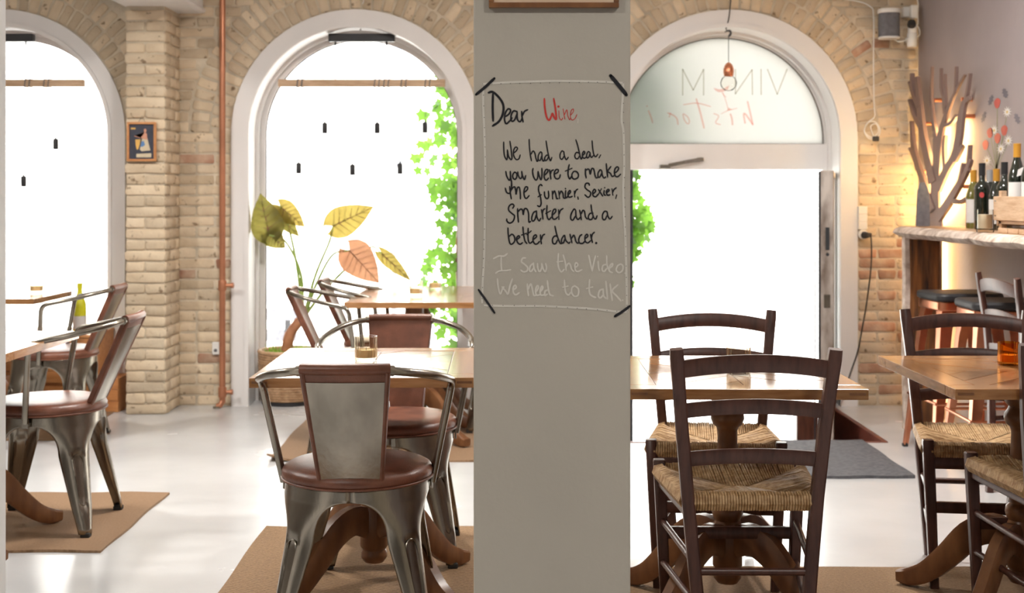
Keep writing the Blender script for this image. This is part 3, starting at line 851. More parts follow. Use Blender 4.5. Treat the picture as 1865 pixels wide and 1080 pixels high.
def make_steel_chair():
    root = empty('steel_armchair', cat='chair')
    base = leg_mesh().build('leg', MT['metal'], root, True)
    sd = base.modifiers.new('solid', 'SOLIDIFY'); sd.thickness = .004; sd.offset = -1
    cap = MB(); cap.box(-.017, .017, -.017, .017, 0, .018, ch=.004)
    for k in range(4):
        lg = base if k == 0 else base.copy()
        if k: COL.objects.link(lg); lg.parent = root
        lg.rotation_euler = (0, 0, k * pi / 2)
        f = cap.build('foot_cap', MT['rubber'], lg); f.location = (.207, .207, 0)
        rim = MB()
        pts = []
        for i in range(25):
            a = 2 * pi * i / 24
            zz = .2075 + (.092 + .0) * (1 if sin(a) > 0 else -1) * abs(sin(a)) ** .35
            half = .40 * interp([(.33, .06), (.30, .0585), (.25, .053), (.18, .045), (.10, .036)], zz)
            t_ = half * cos(a); c = interp([(.447, .203), (.40, .209), (.33, .225), (.012, .305)], zz) - .0015
            r_ = c - .03 * (abs(t_ / (half * 2.5)) ** 2.2)
            pts.append((r_ * cos(pi/4) - t_ * sin(pi/4), r_ * sin(pi/4) + t_ * cos(pi/4), zz))
        rim.tube(pts, .0028, 6, False)
        rim.build('pressed_rim', MT['metal'], lg, True)
    # leather cushion
    s = MB()
    prof = [(.0, .440), (.19, .440), (.207, .444), (.216, .455), (.217, .467), (.211, .479), (.196, .487), (.15, .492), (.08, .4935), (0, .494)]
    s.lathe(prof, 40)
    seat = s.build('seat', MT['leather'], root, True)
    pp = MB(); pp.tube([(.2165 * cos(a), .2165 * sin(a), .449) for a in [2*pi*i/40 for i in range(41)]], .0035, 6, False)
    pp.build('seam', MT['leather'], seat, True)
    # backrest: leather pad on a steel plate, leaning back and curved round
    def bp(u, v, off):
        wd = lerp(.088, .118, v)
        x = u * wd
        y = lerp(-.178, -.325, v) - .012 * (1 - u * u) + .0
        z = lerp(.472, .800, v)
        return Vector((x, y - off * cos(.42), z - off * sin(.42)))
    def slab(u0, v0, v1, o0, o1, nu=10, nv=6):
        b = MB(); vs = []
        for o in (o0, o1):
            for i in range(nv + 1):
                for j in range(nu + 1): vs.append(bp(lerp(-u0, u0, j / nu), lerp(v0, v1, i / nv), o))
        n = (nu + 1) * (nv + 1); k = nu + 1; fs = []
        for i in range(nv):
            for j in range(nu):
                a = i * k + j
                fs.append((a, a + k, a + k + 1, a + 1)); fs.append((n + a, n + a + 1, n + a + k + 1, n + a + k))
        for j in range(nu):
            fs.append((j, j + 1, n + j + 1, n + j)); a = nv * k + j; fs.append((a, n + a, n + a + 1, a + 1))
        for i in range(nv):
            a = i * k; fs.append((a, n + a, n + a + k, a + k)); a = i * k + nu; fs.append((a, a + k, n + a + k, n + a))
        return b.add(vs, fs)
    back = slab(1.0, 0, 1, -.012, .010).build('backrest', MT['leather'], root, True, bev=.005)
    slab(.905, .01, .915, .0102, .0125).build('back_plate', MT['metal'], back, True)
    roll = MB(); roll.tube([bp(lerp(-1, 1, j / 10), 1.0, -.002) + Vector((0, 0, .002)) for j in range(11)], .0165, 10)
    roll.build('top_roll', MT['leather'], back, True)
    for sgn in (-1, 1):
        rb = MB(); rb.tube([bp(sgn * .96, lerp(.02, 1, j / 8), .009) for j in range(9)], .0075, 8); rb.build('side_roll', MT['leather'], back, True)
    # tubular arms
    for sgn in (-1, 1):
        pts = spline([(sgn * .105, -.326, .800), (sgn * .165, -.300, .791), (sgn * .222, -.235, .775), (sgn * .258, -.145, .754), (sgn * .271, -.06, .737), (sgn * .272, -.030, .723), (sgn * .268, -.018, .70)], 5)
        pts += [Vector((sgn * lerp(.268, .214, t), lerp(-.018, .012, t), lerp(.70, .425, t))) for t in (.2, .5, .8, 1)]
        a = MB(); a.tube(pts, .0115, 10)
        arm = a.build('arm', MT['metal'], root, True)
        c = MB(); c.tube([(sgn * .10, -.327, .801), (sgn * .128, -.319, .7975)], .0145, 10); c.build('collar', MT['metal'], arm, True)
        fl = MB(); fl.box(-.012, .012, -.003, .003, -.025, .02, ch=.002); q = fl.build('arm_lug', MT['metal'], arm); q.location = (sgn * .213, .012, .43); q.rotation_euler = (0, 0, pi / 2)
    return root

chair = make_steel_chair(); chair.scale = (1, 1, .977)
GR = 'steel armchairs with brown leather seats'
place(chair, True, (-.446, 3.745, .0095), radians(1.0), 'nearest steel armchair, its metal backrest turned to us left of the written pillar', GR)
place(chair, False, (-.410, 4.535, .0095), pi + radians(1.5), 'steel armchair facing us from behind the table with the ribbed candle glass', GR)
place(chair, False, (-1.765, 4.93, .008), radians(91), 'steel armchair seen from the side on the left brown rug, its seat shining', GR)
place(chair, False, (-2.33, 6.60, .006), radians(92), 'steel armchair seen from the side in front of the orange wooden bench', GR)
place(chair, False, (-.765, 6.42, .008), radians(-88), 'steel armchair side-on at the far table, the nearer of two left of it', GR)
place(chair, False, (-.695, 7.02, .008), radians(-91), 'steel armchair side-on at the far table, the farther of two left of it', GR)
place(chair, False, (-.02, 7.02, .008), radians(91), 'steel armchair mostly hidden by the written pillar, only a seat edge showing before the ivy', GR)

# ================================================================== RUSH-SEATED WOODEN CHAIR
def rush_mesh():
    """four fields of cords wrapped round the seat rails, meeting on the diagonals"""
    b = MB()
    zr = .452
    # corners of the seat: rear narrower
    RL, RR, FR, FL = Vector((-.168, -.178, zr)), Vector((.168, -.178, zr)), Vector((.205, .20, zr)), Vector((-.205, .20, zr))
    C0, C1 = Vector((-.05, .012, zr - .012)), Vector((.05, .012, zr - .012))
    sides = [(RL, RR, C0, C1), (RR, FR, C1, C1), (FR, FL, C1, C0), (FL, RL, C0, C0)]
    rr = random.Random(3)
    for (A, B, D, E) in sides:
        Ln = (B - A).length
        n = int(Ln / .0078)
        dirn = (B - A).normalized()
        outw = Vector((dirn.y, -dirn.x, 0))
        for i in range(n + 1):
            t = i / n
            p = A.lerp(B, .03 + .94 * t)
            # where a line inward from p meets the diagonal/ridge
            if t < .5: q = A.lerp(D, min(1, t * 2)) if D != E else A.lerp(D, t * 2)
            else: q = B.lerp(E, min(1, (1 - t) * 2))
            if D != E and t >= .5: q = B.lerp(E, (1 - t) * 2)
            inner = p - outw * (abs((q - p).dot(outw)) + .014)
            inner.z = q.z - .004
            r = rr.uniform(.0036, .0046)
            j = Vector((rr.uniform(-.001, .001), rr.uniform(-.001, .001), rr.uniform(-.0012, .0012)))
            pts = [p - outw * .02 + Vector((0, 0, -.030)), p + outw * .010 + Vector((0, 0, -.027)), p + outw * .019 + Vector((0, 0, -.010)),
                   p + outw * .013 + Vector((0, 0, .009)), p - outw * .006 + Vector((0, 0, .015)) + j, p.lerp(inner, .5) + Vector((0, 0, .008)) + j, inner + Vector((0, 0, .002))]
            b.tube(pts, r, 5, False)
    b.add([RL, RR, FR, FL, C0, C1], [(0, 1, 5, 4), (1, 2, 5), (2, 3, 4, 5), (3, 0, 4)])
    # underside
    b.add([RL + Vector((0, 0, -.022)), RR + Vector((0, 0, -.022)), FR + Vector((0, 0, -.022)), FL + Vector((0, 0, -.022))], [(3, 2, 1, 0)])
    return b
def make_wood_chair():
    root = empty('rush_seat_chair', cat='chair')
    for sg in (-1, 1):
        b = MB()
        zs = [0, .12, .25, .38, .46, .55, .65, .75, .83, .857]
        pts = [(sg * lerp(.128, .2055, z / .857), interp([(0, -.215), (.25, -.192), (.46, -.185), (.65, -.20), (.857, -.238)], z), z) for z in zs]
        b.bar(pts, [.0165] * 8 + [.0178, .0165], [.017] * 6 + [.0155, .014, .0135, .012], ups=(1, 0, 0))
        b.build('back_post', MT['darkwood'], root, True)
    for sg in (-1, 1):
        b = MB()
        b.bar([(sg * .183, .198, 0), (sg * .196, .202, .3), (sg * .2035, .204, .474), (sg * .2035, .204, .478)], [.0135, .0165, .0175, .015], [.0135, .0165, .0175, .015])
        b.build('front_leg', MT['darkwood'], root, True)
    # three bowed ladder rails
    for (zc, hh, bow, yb) in ((.802, .0235, .019, .022), (.690, .0200, .015, .018), (.560, .0200, .011, .010)):
        xe = lerp(.128, .2055, zc / .857) - .008
        yc = interp([(0, -.215), (.25, -.192), (.46, -.185), (.65, -.20), (.857, -.238)], zc)
        b = MB(); n = 14; vs = []
        for i in range(n + 1):
            u = -1 + 2 * i / n
            x = u * xe; k = (1 - u * u)
            z0 = zc + bow * k; y0 = yc - yb * k
            for (dy, dz) in ((-.006, -hh), (.006, -hh), (.008, -hh * .6), (.008, hh * .6), (.005, hh), (-.005, hh), (-.008, hh * .6), (-.008, -hh * .6)):
                vs.append((x, y0 + dy - dz * .17, z0 + dz))
        m = 8
        fs = [(i*m+j, i*m+(j+1) % m, (i+1)*m+(j+1) % m, (i+1)*m+j) for i in range(n) for j in range(m)]
        fs += [tuple(range(m))[::-1], tuple(n*m + j for j in range(m))]
        b.add(vs, fs)
        b.build('ladder_rail', MT['darkwood'], root, True)
    # seat rails and stretchers
    def rail(name, a, c, hw, hh):
        b = MB(); b.bar([a, Vector(a).lerp(Vector(c), .5), c], hw, hh, ups=(0, 0, 1)); return b.build(name, MT['darkwood'], root, True)
    rail('seat_rail', (-.19, .203, .405), (.19, .203, .405), .019, .011)
    for sg in (-1, 1): rail('seat_rail', (sg * .20, .19, .415), (sg * .168, -.17, .415), .014, .009)
    rail('stretcher', (-.186, .203, .262), (.186, .203, .262), .0175, .010)
    b = MB(); b.tube([(-.148, -.194, .262), (.148, -.194, .262)], .0105, 10); b.build('stretcher', MT['darkwood'], root, True)
    for sg in (-1, 1):
        for z in (.285, .165):
            xr = lerp(.128, .2055, z / .857)
            b = MB(); b.tube([(sg * .193, .19, z + .012), (sg * xr, -.185, z)], .0095, 10); b.build('stretcher', MT['darkwood'], root, True)
    s = rush_mesh().build('rush_seat', MT['rush'], root, True)
    s['kind'] = 'stuff'
    return root
wchair = make_wood_chair(); wchair.scale = (1, 1, .988)
GW = 'dark wooden chairs with rush seats'
RG = .008
place(wchair, True, (.632, 3.585, .0095), radians(-.5), 'dark wooden rush-seat chair right of the pillar, nearest, its ladder back towards us', GW)
place(wchair, False, (.668, 4.29, RG), pi - radians(7), 'dark wooden rush-seat chair in front of the open door, facing us across the table', GW)
place(wchair, False, (1.548, 4.28, RG), pi - radians(8), 'dark wooden rush-seat chair behind the right table, facing us', GW)
place(wchair, False, (1.58, 3.69, .0095), radians(-1), 'dark wooden rush-seat chair cut off by the lower right corner of the view', GW)
c5 = place(wchair, False, (2.19, 5.345, 0), radians(-90), 'dark wooden ladder-back chair under the live-edge shelf beside the copper stools', GW)
c5.scale = (1.05, .80, 1.08)

# ================================================================== PEDESTAL TABLES
def clip(poly, x0, x1, y0, y1):
    for ax, lim, sgn in ((0, x0, 1), (0, x1, -1), (1, y0, 1), (1, y1, -1)):
        out = []
        for i in range(len(poly)):
            a, c = poly[i], poly[(i + 1) % len(poly)]
            da, dc = sgn * (a[ax] - lim), sgn * (c[ax] - lim)
            if da >= 0: out.append(a)
            if (da >= 0) != (dc >= 0):
                t = da / (da - dc); out.append((a[0] + t * (c[0] - a[0]), a[1] + t * (c[1] - a[1])))
        poly = out
        if len(poly) < 3: return []
    return poly
TH = .72
def prism(mb, poly, z0, z1):
    n = len(poly)
    area = sum(poly[i][0] * poly[(i+1) % n][1] - poly[(i+1) % n][0] * poly[i][1] for i in range(n))
    if area < 0: poly = poly[::-1]
    vs = [(x, y, z0) for x, y in poly] + [(x, y, z1) for x, y in poly]
    fs = [tuple(range(n))[::-1], tuple(range(n, 2*n))] + [(i, (i+1) % n, n + (i+1) % n, n + i) for i in range(n)]
    mb.add(vs, fs)
def make_table(W=.65, D=.74, planks=True):
    root = empty('pedestal_table', cat='table')
    top = MB(); top.box(-W/2 + .004, W/2 - .004, -D/2 + .004, D/2 - .004, TH - .024, TH - (.006 if planks else .0004))
    tp = top.build('top', MT['darkwood'] if planks else MT['oak'], root)
    bw = .082
    x0, x1, y0, y1 = -W/2, W/2, -D/2, D/2
    borders = [[(x0, y0), (x1, y0), (x1, y0 + bw), (x0, y0 + bw)], [(x0, y1 - bw), (x1, y1 - bw), (x1, y1), (x0, y1)],
               [(x0, y0 + bw), (x0 + bw, y0 + bw), (x0 + bw, y1 - bw), (x0, y1 - bw)], [(x1 - bw, y0 + bw), (x1, y0 + bw), (x1, y1 - bw), (x1 - bw, y1 - bw)]]
    rr = random.Random(5)
    for i, pl in enumerate(borders):
        cx_, cy_ = sum(p[0] for p in pl) / 4, sum(p[1] for p in pl) / 4
        pl2 = [(p[0] - cx_ + (-.0006 if p[0] > cx_ else .0006), p[1] - cy_ + (-.0006 if p[1] > cy_ else .0006)) for p in pl]
        m = MB()
        if i >= 2: pl2 = [(y, -x) for x, y in pl2]
        prism(m, pl2, -.029, 0)
        o = m.build('border_board', MT['oak'], tp, bev=.0012)
        o.location = (cx_, cy_, TH)
        if i >= 2: o.rotation_euler = (0, 0, pi / 2)
    if planks:
        # diagonal parquet, alternating direction in four quarters, inside the border
        ix0, ix1, iy0, iy1 = x0 + bw, x1 - bw, y0 + bw, y1 - bw
        mx, my = (ix0 + ix1) / 2, (iy0 + iy1) / 2
        for qi, (ax0, ax1, ay0, ay1) in enumerate(((ix0, mx, iy0, my), (mx, ix1, iy0, my), (ix0, mx, my, iy1), (mx, ix1, my, iy1))):
            dirr = 1 if qi in (0, 3) else -1
            pw = .088
            for kk in range(-4, 5):
                c = kk * pw
                u = Vector((cos(pi/4), dirr * sin(pi/4))); v = Vector((-u.y, u.x))
                cc = Vector(((ax0 + ax1) / 2, (ay0 + ay1) / 2))
                cor = [cc + u * .6 + v * (c - pw/2 + .0013), cc + u * .6 + v * (c + pw/2 - .0013), cc - u * .6 + v * (c + pw/2 - .0013), cc - u * .6 + v * (c - pw/2 + .0013)]
                pl = clip([tuple(p) for p in cor], ax0 + .0012, ax1 - .0012, ay0 + .0012, ay1 - .0012)
                if len(pl) < 3: continue
                ar = abs(sum(pl[i][0] * pl[(i+1) % len(pl)][1] - pl[(i+1) % len(pl)][0] * pl[i][1] for i in range(len(pl)))) / 2
                if ar < .0006: continue
                px, py = sum(p[0] for p in pl) / len(pl), sum(p[1] for p in pl) / len(pl)
                rot = math.atan2(u.y, u.x)
                loc = []
                for p in pl:
                    d = Vector((p[0] - px, p[1] - py)); loc.append((d.dot(u), d.dot(v)))
                m = MB(); prism(m, loc, -.012, rr.uniform(-.0012, -.0003))
                o = m.build('parquet_plank', MT['parquet'], tp); o.location = (px, py, TH); o.rotation_euler = (0, 0, rot)
        for sx in (-1, 1):
            for sy in (-1, 1):
                m = MB(); m.box(-.022, .022, -.002, .002, -.0035, .0035)
                o = m.build('corner_tenon', MT['oakleg'], tp); o.location = (sx * (W/2 - .03), sy * (D/2 - .0012), TH - .013)
    col = MB()
    col.box(-.055, .055, -.055, .055, TH - .05, TH - .024, ch=.006)
    col.box(-.26, .26, -.03, .03, TH - .045, TH - .024)
    prof = [(.048, TH - .05), (.05, .64), (.046, .625), (.036, .615), (.038, .607), (.049, .592), (.050, .578), (.044, .562), (.033, .553), (.029, .54), (.030, .50), (.035, .43), (.039, .37), (.036, .335),
            (.034, .325), (.044, .315), (.047, .298), (.042, .283), (.038, .275), (.044, .262), (.044, .14), (.036, .128), (.041, .118), (.041, .103), (.030, .088), (.0, .084)]
    col.lathe(prof, 24)
    cl = col.build('column', MT['oakleg'], root, True)
    for k in range(4):
        a = pi / 4 + k * pi / 2
        P = spline([(.03, 0, .215), (.09, 0, .232), (.16, 0, .20), (.23, 0, .125), (.30, 0, .060), (.36, 0, .032), (.40, 0, .028)], 4)
        n = len(P)
        hs = [interp([(0, .046), (.3, .043), (.6, .034), (.85, .027), (1, .018)], i / (n - 1)) for i in range(n)]
        f = MB(); f.bar(P, hs, [.021] * n, ups=(0, 0, 1))
        f.v = [(x, y, max(z, 0.0)) for x, y, z in f.v]
        o = f.build('foot', MT['oakleg'], root, True); o.rotation_euler = (0, 0, a)
    return root
table = make_table()
GT = 'square oak pedestal tables'
place(table, True, (-.436, 4.10, .008), radians(.6), 'oak pedestal table left of the pillar, a ribbed candle glass on it', GT)
place(table, False, (.645, 3.88, .008), radians(-.6), 'oak pedestal table right of the pillar, in front of the open door', GT)
place(table, False, (1.525, 3.88, .008), 0, 'parquet-topped oak pedestal table at the right edge with an amber glass', GT)
place(table, False, (-2.005, 4.66, .008), 0, 'oak pedestal table at the left edge, mostly hidden by the white pillar', GT)
ft = make_table(.65, .585, False)
place(ft, True, (-.503, 6.675, .008), 0, 'oak table nearer the room of the pair pushed together at the middle window', 'far tables')
place(ft, False, (-.503, 7.265, .008), 0, 'oak table closest to the ivy of the pair pushed together at the middle window', 'far tables')
place(ft, False, (-2.80, 7.00, 0), 0, 'oak table under the left window beyond the side-on steel chairs', 'far tables')

# ================================================================== RUGS AND MATS
def rug(name, x0, x1, y0, y1, matl, label, cat='rug', th=.008, curl=None, rz=0, seed=1):
    rr = random.Random(seed)
    nx, ny = 24, 12
    b = MB(); vs = []
    W, D = x1 - x0, y1 - y0
    for lay in (0, 1):
        for i in range(ny + 1):
            for j in range(nx + 1):
                x, y = -W/2 + W * j / nx, -D/2 + D * i / ny
                wob = .004 * sin(j * 1.1 + seed) + .003 * sin(j * .37 + i)
                if i in (0, ny): y += wob
                if j in (0, nx): x += .004 * sin(i * .9 + seed)
                z = th if lay else 0.0
                if lay: z += .0012 * (1 + sin(j * .8 + i * .5 + seed))
                if curl and lay is not None:
                    dd = math.hypot(x - curl[0], y - curl[1])
                    if dd < .14: z += (1 - dd / .14) ** 2 * .035
                vs.append((x, y, z))
    n = (nx + 1) * (ny + 1); k = nx + 1; fs = []
    for i in range(ny):
        for j in range(nx):
            a = i * k + j
            fs.append((n + a, n + a + 1, n + a + k + 1, n + a + k)); fs.append((a, a + k, a + k + 1, a + 1))
    for j in range(nx):
        fs.append((j, j + 1, n + j + 1, n + j)); a = ny * k + j; fs.append((a, n + a, n + a + 1, a + 1))
    for i in range(ny):
        a = i * k; fs.append((a, n + a, n + a + k, a + k)); a = i * k + nx; fs.append((a, a + k, n + a + k, n + a))
    b.add(vs, fs)
    o = b.build(name, matl, None, True)
    o.location = ((x0 + x1) / 2, (y0 + y1) / 2, .0005); o.rotation_euler = (0, 0, rz)
    return tag(o, label, cat)
rug('jute_rug', -.925, .18, 3.28, 4.876, MT['jute'], 'brown herringbone jute rug under the table left of the pillar', seed=2)
rug('jute_rug', .22, 2.35, 2.9, 4.344, MT['sisal'], 'brown boucle jute rug under the two tables right of the pillar', seed=3)
rug('jute_rug', -2.75, -1.44, 4.545, 5.44, MT['sisal2'], 'plain brown jute rug under the side-on chair at left', seed=4)
rug('jute_rug', -1.15, .15, 6.10, 7.35, MT['sisal2'], 'pinkish brown jute rug with a curled corner under the far tables', curl=(-.65, -.625), seed=5)
rug('jute_rug', -3.3, -2.30, 6.63, 7.5, MT['sisal2'], 'brown jute rug under the table at the left window', seed=6, th=.005)
rug('entrance_mat', .99, 1.785, 5.74, 6.585, MT['matgrey'], 'dark grey entrance mat before the sunken doorway', 'mat', th=.012, seed=7)

# ================================================================== FILL LAMPS ADDED OUT OF VIEW TO BRIGHTEN THE ROOM
def fill_lamp(x, y, label):
    t = empty('fill_lamp', (x, y, ZC), 0, label, 'lamp', 'added fill lamps above the view')
    b = MB(); b.lathe([(.17, 0), (.17, -.03), (.165, -.035), (.15, -.035), (.15, -.03), (0, -.03)], 24); b.build('housing', MT['whiteplastic'], t, True)
    l = bpy.data.lights.new('fill_lamp_light', 'AREA'); l.shape = 'DISK'; l.size = .28; l.energy = FILL_W * (.55 if y < 2 else 1.0); l.color = (1, .955, .90)
    o = bpy.data.objects.new('fill_light', l); o.location = (0, 0, -.04); COL.objects.link(o); o.parent = t
for i, (x, y) in enumerate(((-1.5, 1.0), (1.2, 1.0), (-2.9, 4.9), (1.5, 5.0), (-.9, 5.2))):
    fill_lamp(x, y, 'added flat white fill lamp ' + ('above the viewer, left', 'above the viewer, right', 'over the left tables', 'over the right tables', 'over the middle tables')[i])

# ================================================================== CANDLE GLASSES
def make_candle(gm):
    t = empty('candle_glass', cat='candle')
    b = MB()
    b.lathe([(0, 0), (.033, 0), (.0345, .004), (.035, .012), (.035, .078), (.0325, .078), (.0325, .012), (0, .010)], 84, rib=(28, .022))
    g = b.build('ribbed_glass', gm, t, True)
    c = MB(); c.lathe([(0, .011), (.031, .011), (.031, .036), (.028, .034), (0, .033)], 24); wx = c.build('wax', MT['wax'], t, True)
    c = MB(); c.tube([(0, 0, .033), (.001, 0, .042)], .0008, 5); c.build('wick', MT['black'], wx)
    return t
ca = make_candle(MT['candleglass']); cb = make_candle(MT['amberglass'])
ZT = TH + .0085
GC = 'ribbed candle glasses'
place(ca, True, (-.464, 4.12, ZT), 0, 'ribbed pale amber candle glass on the table left of the pillar', GC)
place(ca, False, (.668, 3.82, ZT), 0, 'ribbed candle glass half hidden behind the top rail of the nearest wooden chair', GC)
place(ca, False, (-.505, 6.83, ZT), 0, 'candle glass on the far table by the middle window, the nearer of two', GC)
place(ca, False, (-.432, 7.27, ZT), 0, 'candle glass on the far table by the middle window, the farther of two', GC)
place(ca, False, (-2.62, 7.14, TH + .0005), 0, 'candle glass glowing orange on the table at the left window', GC)
q = place(cb, True, (1.540, 4.02, ZT), 0, 'ribbed dark amber glass on the parquet table at the right edge', GC); q.scale = (.9, .9, .9)

# ================================================================== WINDOW LAMPS: beam with six hanging sockets
def window_lamp(cxp, d, socks, label):
    """cxp: photograph x of the beam's middle"""
    c = at(cxp, 151.5, d)
    t = empty('beam_pendant_lamp', c, 0, label, 'lamp', 'wooden beam pendant lamps')
    b = MB(); b.box(-.505, .505, -.022, .022, -.022, .022, ch=.003); bm_ = b.build('beam', MT['palewood'], t)
    top = at(cxp, 69, d).z - c.z
    b = MB(); b.box(-.2, .2, -.025, .025, top - .024, top + .024, ch=.004); cn = b.build('ceiling_box', MT['black'], t)
    for sx in (-.155, .155):
        b = MB(); b.tube([(sx - .005, 0, .022), (sx - .005, 0, top - .03)], .0025, 6); b.build('suspension_wire', MT['grey'], t)
        b = MB(); b.lathe([(.006, top - .045), (.006, top - .02)], 10, (sx - .005, 0, 0)); b.build('wire_grip', MT['black'], cn)
    b = MB(); b.tube(spline([(0, .0, top + .02), (-.01, .0, top + .06), (-.02, -.02, top + .10), (.0, -.06, top + .17), (.03, -.16, top + .21), (.0, -.19, top + .27)], 5), .004, 6); b.build('feed_cable', MT['whiteplastic'], t, True)
    for (px, py, wr) in socks:
        p = at(px, py, d) - c
        b = MB(); b.lathe([(0, -.034), (.015, -.034), (.0165, -.03), (.0165, .026), (.013, .031), (.005, .033), (.004, .047), (0, .047)], 16, (p.x, 0, p.z))
        s = b.build('lamp_socket', MT['black'], t, True)
        b = MB(); b.tube([(p.x, 0, p.z + .045), (p.x, 0, -.022)], .0009, 5); b.build('cord', MT['grey'], s)
        b = MB()
        for k in range(2):
            x = p.x + (wr + k * 8) / F * d
            b.tube([(x + dx, y_, z_) for (dx, y_, z_) in ((0, -.0245, -.0245), (.006, -.0245, .0245), (.010, .0245, .0245), (.004, .0245, -.0245), (0, -.0245, -.0245))], .0028, 5, False)
        b.build('cord_wrap', MT['grey'], s)
    return t
window_lamp(659, 7.86, [(591.5, 233, -50), (687, 233, 12), (774, 232, 0), (544, 306, -2), (642, 309, 40), (728.5, 307, 2)], 'wooden beam lamp with six black sockets hanging in the middle window')
window_lamp(2, 7.86, [(101.5, 262, -20), (43, 330, 4), (-60, 262, 5), (-110, 330, 0), (-20, 262, -10), (-135, 300, 12)], 'wooden beam lamp with black sockets hanging in the left window')

# copper pendant in the doorway
t = empty('copper_pendant_lamp', at(1327, 128, 7.80), 0, 'small copper egg pendant with a clear bulb in front of the fanlight', 'lamp')
b = MB(); b.lathe([(.004, .047), (.014, .043), (.024, .03), (.031, .01), (.032, -.012), (.027, -.036), (.0255, -.036), (.030, -.012), (.029, .01), (.022, .028), (0, .042)], 24); b.build('shade', MT['copper'], t, True)
b = MB(); b.tube([(0, 0, .045), (0, 0, .205)], .0022, 6); b.build('cord', MT['black'], t)
b = MB(); b.tube(spline([(0, 0, .205), (.004, -.03, .225), (-.025, -.06, .24), (-.012, -.075, .30), (-.004, -.085, .38), (.006, -.09, .47)], 6), .0035, 6); b.build('feed_cable', MT['black'], t, True)
b = MB(); b.tube(spline([(-.03, -.045, .225), (0, -.045, .235), (.012, -.02, .215), (-.002, .0, .20)], 5), .004, 6); b.build('hook', MT['black'], t, True)
b = MB(); b.lathe([(0, -.125), (.025, -.12), (.045, -.098), (.050, -.075), (.042, -.05), (.022, -.033), (.018, -.02)], 24); b.build('bulb', MT['thinglass'], t, True)

# ================================================================== PICTURES
t = empty('framed_poster', at(258, 258, 7.405), 0, 'small wooden-framed vintage poster hanging on the brick pier', 'picture')
fw, fh = .083, .112
for nm, bx in (('frame_bar', (-fw, fw, fh - .013, fh)), ('frame_bar', (-fw, fw, -fh, -fh + .013)), ('frame_bar', (-fw, -fw + .013, -fh + .013, fh - .013)), ('frame_bar', (fw - .013, fw, -fh + .013, fh - .013))):
    b = MB(); b.box(bx[0], bx[1], -.010, .010, bx[2], bx[3]); b.build(nm, MT['palewood'] if False else MT['orange'], t, bev=.002)
b = MB(); b.box(-fw + .012, fw - .012, 0.0, .006, -fh + .012, fh - .012)
MT['navy'] = mat('poster_navy', (.035, .038, .06), .5, var=.15, scale=30)
pr = b.build('print', MT['navy'], t)
def flatpoly(name, pts, y, matl, parent):
    b = MB(); n = len(pts); b.add([(x, y, z) for x, z in pts] + [(x, y + .0006, z) for x, z in pts], [tuple(range(n)), tuple(range(n, 2*n))[::-1]] + [(i, n + i, n + (i+1) % n, (i+1) % n) for i in range(n)])
    return b.build(name, matl, parent)
MT['pcream'] = mat('poster_cream', (.62, .52, .36), .5, var=.1); MT['pskin'] = mat('poster_salmon', (.62, .30, .20), .5, var=.1)
MT['pblue'] = mat('poster_blue', (.10, .22, .45), .5, var=.1); MT['pyel'] = mat('poster_yellow', (.72, .42, .10), .5, var=.1)
flatpoly('printed_shape', [(.002, .015), (.02, .04), (.03, .03), (.05, -.05), (.0, -.055), (-.01, -.045)], -.001, MT['pcream'], pr)
flatpoly('printed_shape', [(.008, .05), (.018, .055), (.03, .045), (.033, .01), (.0, .02), (-.04, .035), (-.04, .03), (-.005, .02)], -.0016, MT['pskin'], pr)
flatpoly('printed_shape', [(.012, .07), (.022, .075), (.028, .065), (.024, .053), (.014, .054)], -.0016, MT['pskin'], pr)
flatpoly('printed_shape', [(-.036, .012), (-.006, .014), (-.012, -.02), (-.02, -.045), (-.028, -.045), (-.034, -.02)], -.0016, MT['pyel'], pr)
flatpoly('printed_shape', [(.0, .0), (.012, .005), (.02, -.02), (.004, -.03), (-.006, -.028)], -.0022, MT['pblue'], pr)
flatpoly('printed_shape', [(-.03, -.07), (.055, -.066), (.055, -.09), (-.03, -.09)], -.001, MT['pcream'], pr)
flatpoly('printed_shape', [(-.062, .08), (-.035, .08), (-.035, .07), (-.062, .07)], -.001, MT['pyel'], pr)
b = MB(); b.tube([(-.02, .006, fh - .002), (.0, .006, fh + .035), (.02, .006, fh - .002)], .0012, 5); b.build('hanging_cord', MT['black'], t)
# framed board high on the pillar, only its lower edge in view
zb = H + (HY - 13) / F * 2.78
t = empty('framed_board', (.0900, 2.783, zb), 0, 'wooden-framed picture high on the written pillar, cut off by the top edge', 'picture')
for bx in ((-.14, .14, 0, .011), (-.14, .14, .359, .37), (-.14, -.129, .011, .359), (.129, .14, .011, .359)):
    b = MB(); b.box(bx[0], bx[1], 0, .016, bx[2], bx[3]); b.build('frame_bar', MT['oakleg'], t, bev=.0015)
b = MB(); b.box(-.13, .13, .004, .015, .01, .36); b.build('picture', mat('peach_print', (.62, .42, .27), .6, scale=6, col2=(.75, .60, .45)), t)

